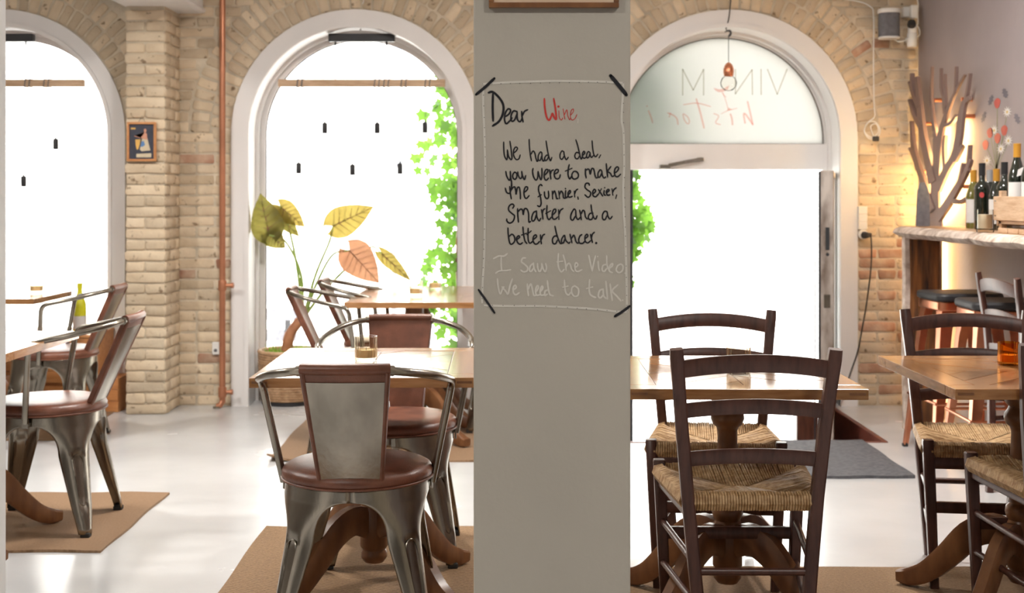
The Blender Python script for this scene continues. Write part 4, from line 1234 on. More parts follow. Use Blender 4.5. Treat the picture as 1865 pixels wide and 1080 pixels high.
# ================================================================== PIPES, SOCKETS, CABLES, DEVICES
t = empty('copper_pipe', (0, 0, 0), 0, 'vertical copper heating pipe running up the brick wall', 'pipe')
px_, py_ = -1.712, 7.66
b = MB(); b.tube([(px_, py_, .03), (px_, py_, ZC)], .018, 14); b.build('pipe', MT['coppaint'], t, True)
for zz, ln in ((.725, .055), (.095, .05)):
    b = MB(); b.lathe([(.024, -.03), (.0245, -.02), (.0245, .02), (.022, .03)], 14, (px_, py_, zz)); v = b.build('joint', MT['coppaint'], t, True)
    b = MB(); b.tube([(px_, py_, zz), (px_ + ln, py_, zz), ], .011, 10); b.tube([(px_ + ln - .004, py_, zz), (px_ + ln + .012, py_, zz)], .016, 10); b.build('valve', MT['coppaint'], v, True)
b = MB(); b.tube(spline([(px_, py_, .09), (px_, py_, .05), (px_ - .01, py_ - .01, .02), (px_ - .03, py_ - .01, .012)], 4), .017, 10); b.build('bend', MT['coppaint'], t, True)
b = MB(); b.lathe([(.014, 0), (.024, 0), (.024, .012), (.014, .014)], 12, (px_ - .03, py_ - .01, 0)); b.build('floor_collar', MT['metal'], t, True)
t = empty('wall_socket', at(393.5, 634, 7.735), 0, 'white wall socket on the brick behind the copper pipe', 'socket')
b = MB(); b.box(-.022, .022, -.012, .008, -.038, .038, ch=.004); b.build('plate', MT['whiteplastic'], t)
b = MB(); b.lathe([(.010, 0), (.010, .003)], 12); q = b.build('outlet', MT['grey'], t); q.location = (0, -.0125, -.012); q.rotation_euler = (pi/2, 0, 0)
t = empty('switch_panel', at(1570, 397, 7.73), 0, 'stack of white switches and a socket beside the door casing', 'switch')
for zz in (.046, .0, -.046):
    b = MB(); b.box(-.027, .027, -.02, .012, zz - .0225, zz + .0225, ch=.003); b.build('switch', MT['whiteplastic'], t)
b = MB(); b.lathe([(.030, 0), (.030, .02)], 16); q = b.build('socket', MT['whiteplastic'], t, True); q.location = (.002, .0, -.098); q.rotation_euler = (pi/2, 0, 0)
t = empty('power_plug', at(1573, 428, 7.69), 0, 'black plug with a black cable trailing down the wall beside the door', 'plug')
b = MB(); b.lathe([(.020, 0), (.021, .012), (.016, .04), (.012, .045)], 14); q = b.build('plug_body', MT['black'], t, True); q.rotation_euler = (pi/2, 0, pi/8)
b = MB(); b.tube([(.0, -.02, 0), (.032, -.022, .002), (.04, -.022, .002)], [.012, .013, .010], 10); b.build('plug_side', MT['black'], t, True)
c0 = t.location
b = MB(); b.tube(spline([(.034, -.02, 0), (.042, -.01, -.03)] + [tuple(at(x, y, 7.70) - c0) for x, y in ((1587, 480), (1580, 540), (1570, 600), (1562, 640), (1552, 670))] + [tuple(at(1545, 690, 7.66) - c0), tuple(at(1533, 720, 7.64) - c0), tuple(at(1528, 738, 7.62) - c0)], 6), .004, 6); b.build('cable', MT['black'], t, True)
# smart speaker
t = empty('wall_speaker', at(1619, 45, 7.62), radians(-6), 'small white and grey loudspeaker mounted high on the brick corner', 'speaker')
def rrect(hx, hy, r, n=6):
    out = []
    for (sx, sy, a0) in ((1, 1, 0), (-1, 1, pi/2), (-1, -1, pi), (1, -1, 3*pi/2)):
        for i in range(n + 1):
            a = a0 + pi/2 * i / n; out.append((sx * (hx - r) + r * cos(a), sy * (hy - r) + r * sin(a)))
    return out
b = MB(); prism(b, rrect(.060, .055, .045), -.072, .066); b.build('grille', MT['grey'], t, True)
b = MB(); prism(b, rrect(.064, .059, .048), .066, .092); b.build('top_cap', MT['whiteplastic'], t, True, bev=.005)
b = MB(); prism(b, rrect(.061, .056, .046), -.084, -.072); b.build('base_cap', MT['whiteplastic'], t, True, bev=.003)
b = MB(); b.box(-.025, .025, .05, .13, -.02, .06); b.box(-.02, .03, -.0, .05, .092, .100); b.build('wall_bracket', MT['whiteplastic'], t)
b = MB(); b.tube(spline([(.03, .02, -.084), (.06, .0, -.10), (.10, .0, -.09), (.125, .02, -.06)], 5), .0035, 6); b.build('cable', MT['whiteplastic'], t, True)
t = empty('security_camera', at(1661, 60, 7.62), 0, 'white wall camera with a black lens under a plugged adapter in the corner', 'camera')
b = MB(); b.lathe([(.026, -.082), (.029, -.07), (.029, -.005), (.026, .0)], 18); b.build('body', MT['whiteplastic'], t, True)
b = MB(); b.lathe([(.025, 0), (.026, .02), (.024, .04), (.018, .05)], 18); q = b.build('neck', MT['whiteplastic'], t, True); q.rotation_euler = (radians(14), 0, 0)
b = MB(); b.lathe([(.0, .03), (.022, .028), (.025, .01), (.025, 0)], 18); q = b.build('lens', MT['black'], t, True); q.location = (-.008, -.018, .042); q.rotation_euler = (radians(55), 0, radians(-15))
b = MB(); b.tube(spline([(.0, .03, .05), (.045, .03, .04), (.05, .02, -.01), (.01, .03, -.03)], 5), .0035, 6); b.build('cable', MT['whiteplastic'], t, True)
b = MB(); b.box(-.015, .015, .02, .08, -.05, -.02); b.build('wall_mount', MT['whiteplastic'], t)
t = empty('power_adapter', at(1662, 20, 7.66), 0, 'white power adapter plugged in above the wall camera', 'adapter')
b = MB(); b.box(-.045, .035, .03, .09, -.03, .03, ch=.006); b.build('socket_box', MT['whiteplastic'], t)
b = MB(); b.box(-.012, .03, -.015, .03, -.045, .035, ch=.006); b.build('adapter_body', MT['whiteplastic'], t)
b = MB(); b.tube(spline([(.0, 0, -.04), (-.002, 0, -.07), (.03, .0, -.08), (.035, .01, -.02), (.03, .0, .06), (.0, .02, .09)], 5), .0035, 6); b.build('cable', MT['whiteplastic'], t, True)
b = MB(); b.tube(spline([at(x, y, 7.70) for x, y in ((1500, -6), (1560, 2), (1585, 12), (1591, 30), (1591, 120), (1592, 190), (1593, 212), (1582, 222), (1574, 238), (1583, 252), (1598, 250), (1603, 236), (1594, 222), (1580, 224), (1575, 240), (1588, 250), (1600, 240), (1596, 226), (1586, 230), (1590, 246), (1594, 250))], 6), .0038, 6)
t = b.build('hanging_cable', MT['whiteplastic'], None, True)
tag(t, 'white cable hanging in a coiled loop on the brick right of the door arch', 'cable')
b = MB(); c = at(1595, 252, 7.69); b.box(c.x - .018, c.x + .018, c.y - .012, c.y + .012, c.z - .018, c.z + .012, ch=.004); b.build('connector', MT['black'], t)
# door closer under the fanlight
t = empty('door_closer', at(1240, 297, 7.96), 0, 'grey metal door closer arm on the white lintel', 'door closer')
b = MB(); b.box(-.13, -.065, -.01, .022, -.035, -.01, ch=.004); b.build('closer_body', MT['metal'], t)
b = MB(); b.bar([(-.075, -.005, -.015), (.02, -.02, .005), (.13, -.012, .025)], .006, .011, ups=(0, 1, 0)); b.build('closer_arm', MT['metal'], t)
b = MB(); b.box(.10, .14, -.012, .022, .012, .034, ch=.003); b.build('arm_bracket', MT['metal'], t)

# ================================================================== RIGHT WALL: tree lamp, mural, shelf, bottles, stools
TX = 2.362
TS = 3.2727
def tpt(x, y): return onx(1640 + x / TS, 100 + y / TS, TX)
tree = empty('tree_wall_lamp', tpt(205, 1000) * 1.0, 0, 'backlit brown tree-shaped board standing off the mauve wall', 'lamp')
o0 = tree.location.copy()
NB = [0]
def branch(mb, pts, w0, w1):
    NB[0] += 1; ex = Vector((-.0005 * NB[0], 0, 0))
    P = spline([tpt(x, y) for x, y in pts], 6); n = len(P)
    vs = []
    for i in range(n):
        tt = (P[min(i+1, n-1)] - P[max(i-1, 0)]); tt.x = 0; tt.normalize()
        nn = Vector((0, -tt.z, tt.y))
        wd = lerp(w0, w1, i / (n - 1)) / TS / F * P[i].y / 2
        # the board is seen nearly edge-on, so widths along the wall open up
        k = nn * wd; k.y *= P[i].y / TX
        for s in (-1, 1):
            for dx in (0, .012): vs.append(P[i] + k * s + Vector((dx, 0, 0)) + (ex if dx == 0 else ex * 0) - o0)
    fs = []
    for i in range(n - 1):
        a, c = i * 4, i * 4 + 4
        fs += [(a, a+2, c+2, c), (a+1, c+1, c+3, a+3), (a, c, c+1, a+1), (a+2, a+3, c+3, c+2)]
    fs += [(0, 1, 3, 2), ((n-1)*4, (n-1)*4+2, (n-1)*4+3, (n-1)*4+1)]
    mb.add(vs, fs)
mb = MB()
for pts, w0, w1 in (([(205,1120),(205,1025),(203,900),(202,780),(207,690)], 66, 34), ([(205,1030),(203,940)], 76, 62),
    ([(203,800),(215,640),(230,500),(255,400),(290,300),(330,210),(380,118)], 46, 8), ([(206,640),(205,480),(190,380),(180,250),(185,70)], 26, 6),
    ([(262,350),(255,260),(240,200),(238,80)], 16, 6), ([(266,310),(263,200),(262,115)], 12, 5), ([(325,225),(328,150),(330,70)], 11, 6),
    ([(255,420),(300,405),(332,360)], 24, 15), ([(220,800),(270,690),(320,600),(345,500),(360,370),(380,285),(412,255)], 46, 26), ([(383,290),(400,200),(413,110)], 15, 7),
    ([(322,630),(350,580),(370,540)], 27, 19), ([(265,690),(260,560),(267,480)], 17, 10),
    ([(222,970),(280,890),(340,790),(380,720),(410,650),(420,625)], 54, 11), ([(402,690),(408,610),(413,538)], 16, 9), ([(350,780),(365,700),(375,645)], 18, 12),
    ([(315,872),(360,876),(400,850)], 32, 15), ([(195,760),(160,600),(130,450),(115,300),(105,200),(100,130)], 46, 10),
    ([(195,930),(150,790),(115,690),(85,610),(58,555)], 44, 12), ([(110,680),(80,560),(66,395)], 30, 8), ([(128,430),(85,355),(56,265)], 34, 10), ([(112,310),(82,235),(56,160)], 26, 8), ([(84,250),(72,180),(70,110)], 14, 7)):
    branch(mb, pts, w0, w1)
mb.build('tree_board', MT['treeboard'], tree)
# trunk below the shelf
z0 = tpt(205, 1110)
mb = MB(); mb.box(0, .012, -.09, .22, -z0.z, .02); q = mb.build('trunk_board', MT['treeboard'], tree); q.location = z0 - o0
for (x, y) in ((190, 270), (350, 265), (140, 411), (365, 366), (130, 695), (360, 785)):
    p = tpt(x, y) - o0
    b = MB(); b.tube([(p.x + .012, p.y, p.z), (RX - o0.x, p.y, p.z)], .011, 10); b.build('spacer', MT['copper'], tree, True)
# warm light tube behind the trunk
lm = mat('warm_light_strip', (1, .8, .5), .5, emit=((1.0, .64, .26), 140.0))
for pts in ([(203,1030),(203,900),(202,780),(212,660),(228,520),(250,420)], [(225,790),(270,690),(320,600),(345,500),(357,390)], [(222,970),(280,890),(340,790),(375,728)], [(150,790),(115,690)]):
    P = [onx(1640 + x / TS, 100 + y / TS, TX + .026) - o0 for x, y in pts]
    b = MB(); b.tube(spline(P, 4), .0055, 6); b.build('light_strip', lm, tree, True)
b = MB(); b.tube([(2.395 - o0.x, 7.30 - o0.y, .10 - o0.z), (2.395 - o0.x, 7.30 - o0.y, 1.02 - o0.z)], .008, 8); b.build('light_strip', lm, tree, True)

# painted flowers on the mauve wall
MT['mred'] = mat('mural_red', (.50, .09, .075), .7, var=.15); MT['mwhite'] = mat('mural_white', (.68, .66, .64), .7, var=.08)
MT['mgrey'] = mat('mural_grey', (.15, .14, .17), .7, var=.2); MT['mgreen'] = mat('mural_green', (.27, .27, .18), .8, var=.15); MT['myel'] = mat('mural_yellow', (.6, .42, .12), .7, var=.1)
def wpt(x, y): return onx(1640 + x / TS, 100 + y / TS, RX)
mu = empty('wall_mural', wpt(580, 600), 0, 'painted red and white meadow flowers on the mauve wall', 'mural')
m0 = mu.location.copy()
def wallpoly(name, matl, c, fn, n, lay=0, parent=mu):
    C = wpt(*c)
    vs = []
    for i in range(n):
        a = 2 * pi * i / n; dy, dz = fn(a, i)
        vs.append(C + Vector((-.0008 - lay * .0006, dy, dz)) - m0)
    b = MB(); b.add(vs, [tuple(range(n))]); return b.build(name, matl, parent)
for (x, y) in ((578, 288), (535, 465), (620, 450), (580, 497), (508, 537)):
    st = MB(); P = spline([wpt(x, y) - m0, wpt(lerp(x, 575, .5), lerp(y, 690, .5)) - m0, wpt(572, 690) - m0], 6)
    st.add([q + Vector((-.0005, s * .006, 0)) for q in P for s in (-1, 1)], [(2*i, 2*i+1, 2*i+3, 2*i+2) for i in range(len(P)-1)])
    s = st.build('stem', MT['mgreen'], mu)
    wallpoly('petals', MT['mred'], (x, y), lambda a, i: (.042 * cos(a) * (1 + .12 * sin(3*a)), .026 * sin(a)), 16, 1)
for (x, y) in ((638, 340), (560, 450), (645, 512), (600, 560), (518, 630)):
    st = MB(); P = spline([wpt(x, y) - m0, wpt(lerp(x, 570, .5), lerp(y, 690, .5)) - m0, wpt(570, 690) - m0], 6)
    st.add([q + Vector((-.0005, s * .005, 0)) for q in P for s in (-1, 1)], [(2*i, 2*i+1, 2*i+3, 2*i+2) for i in range(len(P)-1)])
    st.build('stem', MT['mgreen'], mu)
    wallpoly('daisy', MT['mwhite'], (x, y), lambda a, i: ((.058 if i % 2 else .028) * cos(a), (.030 if i % 2 else .014) * sin(a)), 22, 1)
    wallpoly('daisy_eye', MT['myel'], (x, y), lambda a, i: (.012 * cos(a), .007 * sin(a)), 10, 2)
for (x, y, an) in ((540, 270, .5), (625, 228, -.5), (498, 370, .7), (697, 380, -.6)):
    wallpoly('leaf_sprig', MT['mgrey'], (x, y), lambda a, i: ((.05 if i % 2 else .03) * cos(a) * .9, (.026 if i % 2 else .018) * sin(a) - an * .5 * .05 * cos(a)), 18, 1)

# live-edge shelf
SZ0, SZ1, SXF = 1.030, 1.090, 2.055
sh = empty('live_edge_shelf', (RX, 6.0, 0), 0, 'live-edge timber bar shelf along the mauve wall', 'shelf')
b = MB(); n = 26; vs = []
rr = random.Random(11)
Y0, Y1 = 4.2, 7.02
edge = []
for i in range(n + 1):
    y = lerp(Y0, Y1, i / n)
    e = .018 * sin(i * 1.3) + .012 * sin(i * 2.9 + 1) + rr.uniform(-.006, .006)
    edge.append((y, e))
for (y, e) in edge:
    for (x, z) in ((RX - .001, SZ0 + .004), (SXF + .05 + e, SZ0), (SXF + .012 + e, SZ0 + .010 + rr.uniform(-.004, .004)), (SXF - .006 + e * .7, SZ0 + .03 + rr.uniform(-.005, .005)), (SXF + .008 + e * .5, SZ1 - .012 + rr.uniform(-.005, .004)), (SXF + .045 + e * .5, SZ1), (RX - .001, SZ1)):
        vs.append((x - RX, y - 6.0, z))
k = 7
fs = [(i*k+j, i*k+(j+1) % k, (i+1)*k+(j+1) % k, (i+1)*k+j) for i in range(n) for j in range(k)] + [tuple(range(k))[::-1], tuple(n*k + j for j in range(k))]
me = bpy.data.meshes.new('board'); me.from_pydata([tuple(v) for v in vs], [], fs); me.materials.append(MT['shelf']); me.materials.append(MT['bark'])
for i in range(n):
    for j in range(k):
        if j in (1, 2, 3, 4): me.polygons[i * k + j].material_index = 1
me.polygons[-1].material_index = 1
me.update()
link('board', me, None, sh, True)
b = MB(); b.bar([(2.13 - RX, .98, 0), (2.12 - RX, .985, .4), (2.125 - RX, .98, .8), (2.12 - RX, .98, SZ0 + .002)], [.02, .016, .018, .015], .025); b.build('bark_edge', MT['bark'], sh, True)
b = MB(); b.box(2.135 - RX, 2.30 - RX, .955, 1.0, 0, SZ0); b.build('timber_leg', MT['burnt'], sh, bev=.006)
yb = 5.93
b = MB(); b.box(-.008, 0, yb - 6.01, yb - 5.98, .86, SZ0); b.box(-.22, 0, yb - 6.01, yb - 5.98, SZ0 - .012, SZ0 - .001); b.build('bracket', MT['black'], sh)
for zz in (.885, .96):
    b = MB(); b.lathe([(.006, 0), (.006, .004), (.003, .006)], 8); q = b.build('screw', MT['metal'], sh); q.location = (-.009, yb - 5.995, zz); q.rotation_euler = (0, -pi/2, 0)
# dark rounded board leaning in the corner on the shelf end
b = MB(); vs = [(0, 0), (.07, 0), (.066, .15), (.058, .20), (.044, .235), (.026, .235), (.010, .19)]
prism(b, [(x, z) for x, z in vs], 0, .03)
o = b.build('grey_felt_board', MT['grey'], None); o.rotation_euler = (pi/2, 0, 0)
o.location = (2.176, 6.99, SZ1 + .001); tag(o, 'dark grey rounded felt board standing at the far shelf end by the tree lamp', 'board')

# wine bottles
MT['dkglass'] = mat('dark_bottle_glass', (.012, .016, .010), .06, spec=.6, coat=.6, var=.2)
MT['olglass'] = mat('olive_bottle_glass', (.13, .12, .02), .08, spec=.6, coat=.6, var=.2)
MT['yelglass'] = mat('yellow_green_glass', (.62, .60, .02), .10, spec=.6, coat=.5, var=.15)
MT['label'] = mat('paper_label', (.66, .64, .62), .7, var=.06); MT['foilo'] = mat('orange_foil', (.55, .27, .035), .35, .25, var=.1)
MT['foilk'] = mat('black_foil', (.02, .02, .022), .35, var=.1); MT['foilg'] = mat('silver_foil', (.45, .46, .47), .35, .4, var=.1); MT['redlab'] = mat('red_label', (.5, .05, .05), .6, var=.1)
def bottle(loc, hgt, r, glassm, foilm, foil_len, lab, label, kind='sloped', seal=None, tagn=False):
    t = empty('wine_bottle', loc, 0, label, 'bottle', 'wine bottles')
    if kind == 'sloped': prof = [(0, .004), (r * .9, 0), (r, .006), (r, hgt * .52), (r * .93, hgt * .60), (r * .66, hgt * .70), (r * .42, hgt * .80), (r * .37, hgt * .86), (r * .36, hgt * .99), (0, hgt * .99)]
    else: prof = [(0, .004), (r * .92, 0), (r, .006), (r, hgt * .60), (r * .96, hgt * .645), (r * .75, hgt * .69), (r * .45, hgt * .725), (r * .38, hgt * .75), (r * .36, hgt * .99), (0, hgt * .99)]
    b = MB(); b.lathe(prof, 24); b.build('glass', glassm, t, True)
    b = MB(); z1, z0_ = hgt, hgt - foil_len
    b.lathe([(r * .40 + .001, z0_), (r * .40 + .001, z1 - .008), (r * .43, z1 - .007), (r * .43, z1 - .001), (r * .38, z1), (0, z1)], 18); b.build('foil', foilm, t, True)
    if lab:
        b = MB(); n = 14
        lo, hi = lab
        vs = [((r + .0008) * cos(a), (r + .0008) * sin(a), z_) for z_ in (hgt * lo, hgt * hi) for a in [-pi * .98 + pi * 1.05 * i / n for i in range(n + 1)]]
        b.add(vs, [(i, i + 1, n + 2 + i, n + 1 + i) for i in range(n)]); b.build('paper_label', MT['label'], t, True)
    if seal:
        b = MB(); n = 10; b.add([((r + .001) * cos(-pi * .62 + .3 * cos(2*pi*i/n)), (r + .001) * sin(-pi * .62 + .3 * cos(2*pi*i/n)), hgt * .52 + .014 * sin(2*pi*i/n)) for i in range(n)], [tuple(range(n))]); b.build('seal', seal, t)
    if tagn:
        b = MB(); b.add([(-.012, -r * .75 - .012, hgt * .66), (.014, -r * .75 - .012, hgt * .70), (.010, -r * .9 - .012, hgt * .60), (-.02, -r * .9 - .012, hgt * .57)], [(0, 1, 2, 3)]); b.build('neck_tag', MT['label'], t)
    return t
SZ = SZ1 + .0005
bottle((2.315, 6.50, SZ), .292, .037, MT['olglass'], MT['foilo'], .062, (.1, .50), 'olive wine bottle with orange foil, closest to the tree lamp')
bottle((2.285, 6.30, SZ), .322, .037, MT['dkglass'], MT['foilk'], .06, None, 'black wine bottle with a red seal behind the candle jar', 'straight', MT['redlab'])
bottle((2.372, 6.44, SZ), .292, .037, MT['dkglass'], MT['foilg'], .062, (.1, .5), 'dark wine bottle with silver foil against the wall')
bottle((2.318, 6.20, SZ), .292, .037, MT['dkglass'], MT['foilo'], .062, (.1, .5), 'dark wine bottle with orange foil and a paper tag between the black bottles', tagn=True)
bottle((2.318, 6.10, SZ), .322, .037, MT['dkglass'], MT['foilk'], .06, (.1, .5), 'black-capped wine bottle right behind the corner of the pine crate', 'straight')
bottle((2.185, 5.605, 1.1445), .335, .038, MT['dkglass'], MT['foilo'], .06, (.1, .50), 'tall dark wine bottle with orange foil standing in the pine crate', tagn=True)
bottle((2.19, 5.475, 1.1445), .335, .038, MT['dkglass'], MT['foilo'], .06, (.1, .50), 'dark wine bottle in the pine crate cut off by the right edge', tagn=True)
bottle((-2.475, 7.42, .4705), .285, .037, MT['yelglass'], MT['yelglass'], .03, (.08, .34), 'yellow-green wine bottle on the orange bench at the left window')
# candle jar
t = empty('candle_jar', (2.118, 5.80, SZ), 0, 'thick clear glass jar with a cream candle on the shelf', 'candle')
b = MB(); b.lathe([(0, 0), (.036, 0), (.038, .004), (.038, .102), (.035, .102), (.035, .016), (0, .014)], 28); b.build('jar', MT['thinglass'], t, True)
b = MB(); b.lathe([(0, .017), (.034, .017), (.034, .080), (0, .078)], 24); w_ = b.build('wax', mat('cream_wax', (.74, .66, .50), .45, var=.04), t, True)
b = MB(); b.tube([(0, 0, .078), (.001, 0, .09)], .001, 5); b.build('wick', MT['black'], w_)
# crate
cr = empty('pine_crate', (2.13, 5.45, SZ), 0, 'low pine crate holding bottles on the shelf at the right edge', 'crate')
yl = .285
b = MB(); b.box(0, .014, -.36, yl, .055, .160); b.build('side_board', MT['crate'], cr, bev=.003)
b = MB(); b.box(.175, .189, -.36, yl, .055, .160); b.build('side_board', MT['crate'], cr, bev=.003)
for y_ in (-.36, yl - .014):
    b = MB(); b.box(.0145, .1745, y_, y_ + .014, .03, .150); b.build('end_board', MT['crate'], cr, bev=.002)
for y_ in (-.30, yl - .055):
    b = MB(); b.box(.0145, .04, y_, y_ + .03, .0, .185); b.build('corner_post', MT['crate'], cr, bev=.002)
for i in range(5):
    b = MB(); y_ = -.335 + i * .118; b.box(.004, .18, y_, y_ + .105, .0, .022); b.build('floor_slat', MT['crate'], cr, bev=.002)
b = MB(); b.box(.0145, .1745, -.345, yl - .015, .040, .053); b.build('inner_floor', MT['crate'], cr)
for y_ in (yl - .02, yl - .03):
    for z_ in (.075, .14):
        b = MB(); b.lathe([(.0035, 0), (.003, .0012)], 8); q = b.build('nail', MT['metal'], cr); q.location = (-.0002, y_, z_); q.rotation_euler = (0, -pi/2, 0)

# copper bar stools with black pads
def make_stool():
    t = empty('copper_bar_stool', cat='stool')
    b = MB(); prism(b, rrect(.165, .165, .05), .750, .788); b.build('seat_pad', MT['black'], t, True, bev=.012)
    b = MB(); prism(b, rrect(.155, .155, .04), .705, .750); b.build('seat_frame', MT['copper'], t, True, bev=.006)
    for k in range(4):
        P = [(.135, .135, .735), (.150, .150, .62), (.175, .175, .35), (.205, .205, .012)]
        a = k * pi / 2
        rt = Matrix.Rotation(a, 3, 'Z')
        b = MB()
        # folded sheet: two wings per leg
        for (ux, uy) in ((1, 0), (0, 1)):
            vs = []
            for i, p in enumerate(P):
                wd = (.075, .055, .045, .028)[i]
                p = Vector(p); q = p - Vector((ux * wd, uy * wd, 0))
                nn = Vector((uy, ux, 0)) * .002
                vs += [rt @ (p + nn), rt @ (q + nn), rt @ (q - nn), rt @ (p - nn)]
            fs = [(i*4+j, i*4+(j+1) % 4, i*4+4+(j+1) % 4, i*4+4+j) for i in range(3) for j in range(4)] + [(3, 2, 1, 0), (12, 13, 14, 15)]
            b.add(vs, fs)
        lg = b.build('leg', MT['copper'], t)
        f = MB(); f.box(.185, .21, .185, .21, 0, .016, ch=.003); q = f.build('foot_cap', MT['rubber'], lg); q.rotation_euler = (0, 0, a)
        A, B_ = rt @ Vector((.185, .185, .27)), Matrix.Rotation(a + pi/2, 3, 'Z') @ Vector((.185, .185, .27))
        b = MB(); b.tube([A, B_], .007, 8); b.build('foot_rail', MT['copper'], t, True)
    return t
st = make_stool()
place(st, True, (2.175, 6.30, 0), radians(3), 'copper bar stool with a black pad, farther one under the shelf', 'copper bar stools')
place(st, False, (2.185, 5.80, 0), radians(-2), 'copper bar stool with a black pad, nearer one behind the wooden ladder-back chair', 'copper bar stools')

# ================================================================== LEFT WINDOW BENCH
t = empty('window_bench', (-2.3, 7.30, 0), 0, 'stepped orange wooden bench under the left window', 'bench')
for i in range(3):
    b = MB(); z_ = .002 + i * .066; b.box(-1.3, .02, .20, .215, z_, z_ + .064); b.build('front_plank', MT['orange'], t, bev=.002)
b = MB(); b.box(-1.3, .02, .2155, .55, .0, .197); b.build('base', MT['orange'], t)
for i in range(4):
    b = MB(); z_ = .199 + i * .067; b.box(-1.3, -.075, .01 + .0, .025, z_ , z_ + .065); b.build('front_plank', MT['orange'], t, bev=.002)
b = MB(); b.box(-1.3, -.075, .0255, .45, .199, .455); b.build('seat_box', MT['orange'], t)
b = MB(); b.box(-1.3, -.07, .0, .45, .456, .470); b.build('seat_board', MT['orange'], t, bev=.002)
b = MB(); b.box(-1.3, -.078, .03, .199, 0, .198); b.build('toe_box', MT['orange'], t)

# ================================================================== POTTED ELEPHANT-EAR PLANT
t = empty('potted_plant', (-1.35, 7.865, 0), 0, 'elephant-ear plant with big veined leaves in a wicker basket at the middle window', 'plant')
p0 = t.location.copy()
MT['soilgreen'] = leaf_mat('moss', (.10, .22, .03), (.30, .45, .06), (.4, .6, .1), 20)
b = MB(); b.lathe([(0, .012), (.150, .012), (.165, .10), (.178, .2), (.182, .31), (.170, .31), (.166, .2), (0, .19)], 32); bk = b.build('basket', MT['wicker'], t, True)
rows = MB()
for i in range(19):
    z_ = .03 + i * .0155
    r_ = interp([(.012, .151), (.10, .166), (.2, .179), (.31, .183)], z_)
    pts = []
    for j in range(49):
        a = 2 * pi * j / 48
        w_ = .0038 * (1 if (j + i) % 2 else -1)
        pts.append(((r_ + w_) * cos(a), (r_ + w_) * sin(a), z_))
    rows.tube(pts, .0066, 5, False)
o = rows.build('wicker_strands', MT['wicker'], bk, True); o['kind'] = 'stuff'
b = MB(); b.tube([(.181 * cos(2*pi*i/40), .181 * sin(2*pi*i/40), .314) for i in range(41)], .0125, 8, False); b.build('rim', MT['wicker'], bk, True)
b = MB(); b.lathe([(.158, .0), (.166, .0), (.166, .02), (.155, .022)], 32); b.build('base_ring', MT['black'], bk, True)
mb = MB(); rr = random.Random(4)
for i in range(150):
    a, r_ = rr.uniform(0, 2*pi), .165 * sqrt(rr.random())
    x, y = r_ * cos(a), r_ * sin(a); h_ = rr.uniform(.03, .07); dx, dy = rr.uniform(-.03, .03), rr.uniform(-.03, .03); wd = .006
    mb.add([(x - wd, y, .27), (x + wd, y, .27), (x + dx, y + dy, .29 + h_)], [(0, 1, 2)])
mb.lathe([(0, .27), (.17, .27), (.17, .275), (0, .28)], 20)
o = mb.build('moss', MT['soilgreen'], t); o['kind'] = 'stuff'
b = MB(); b.tube(spline([at(522, 640, 7.86) - p0, at(528, 610, 7.86) - p0, at(545, 585, 7.86) - p0, at(558, 570, 7.86) - p0], 5), [.034] * 6 + [.03] * 5 + [.024] * 5, 10)
b.build('stem', mat('plant_stem', (.33, .12, .06), .6, scale=12, col2=(.52, .24, .12), bump=.3, bscale=30), t, True)
LM = [leaf_mat('olive_leaf', (.10, .09, .02), (.26, .23, .06), (.42, .37, .08), 7, .6), leaf_mat('golden_leaf', (.24, .18, .04), (.38, .30, .08), (.55, .42, .10), 7, .6), leaf_mat('copper_leaf', (.30, .13, .075), (.42, .22, .13), (.60, .30, .16), 7, .6)]
MT['vein'] = mat('leaf_vein', (.22, .10, .05), .6, var=.1)
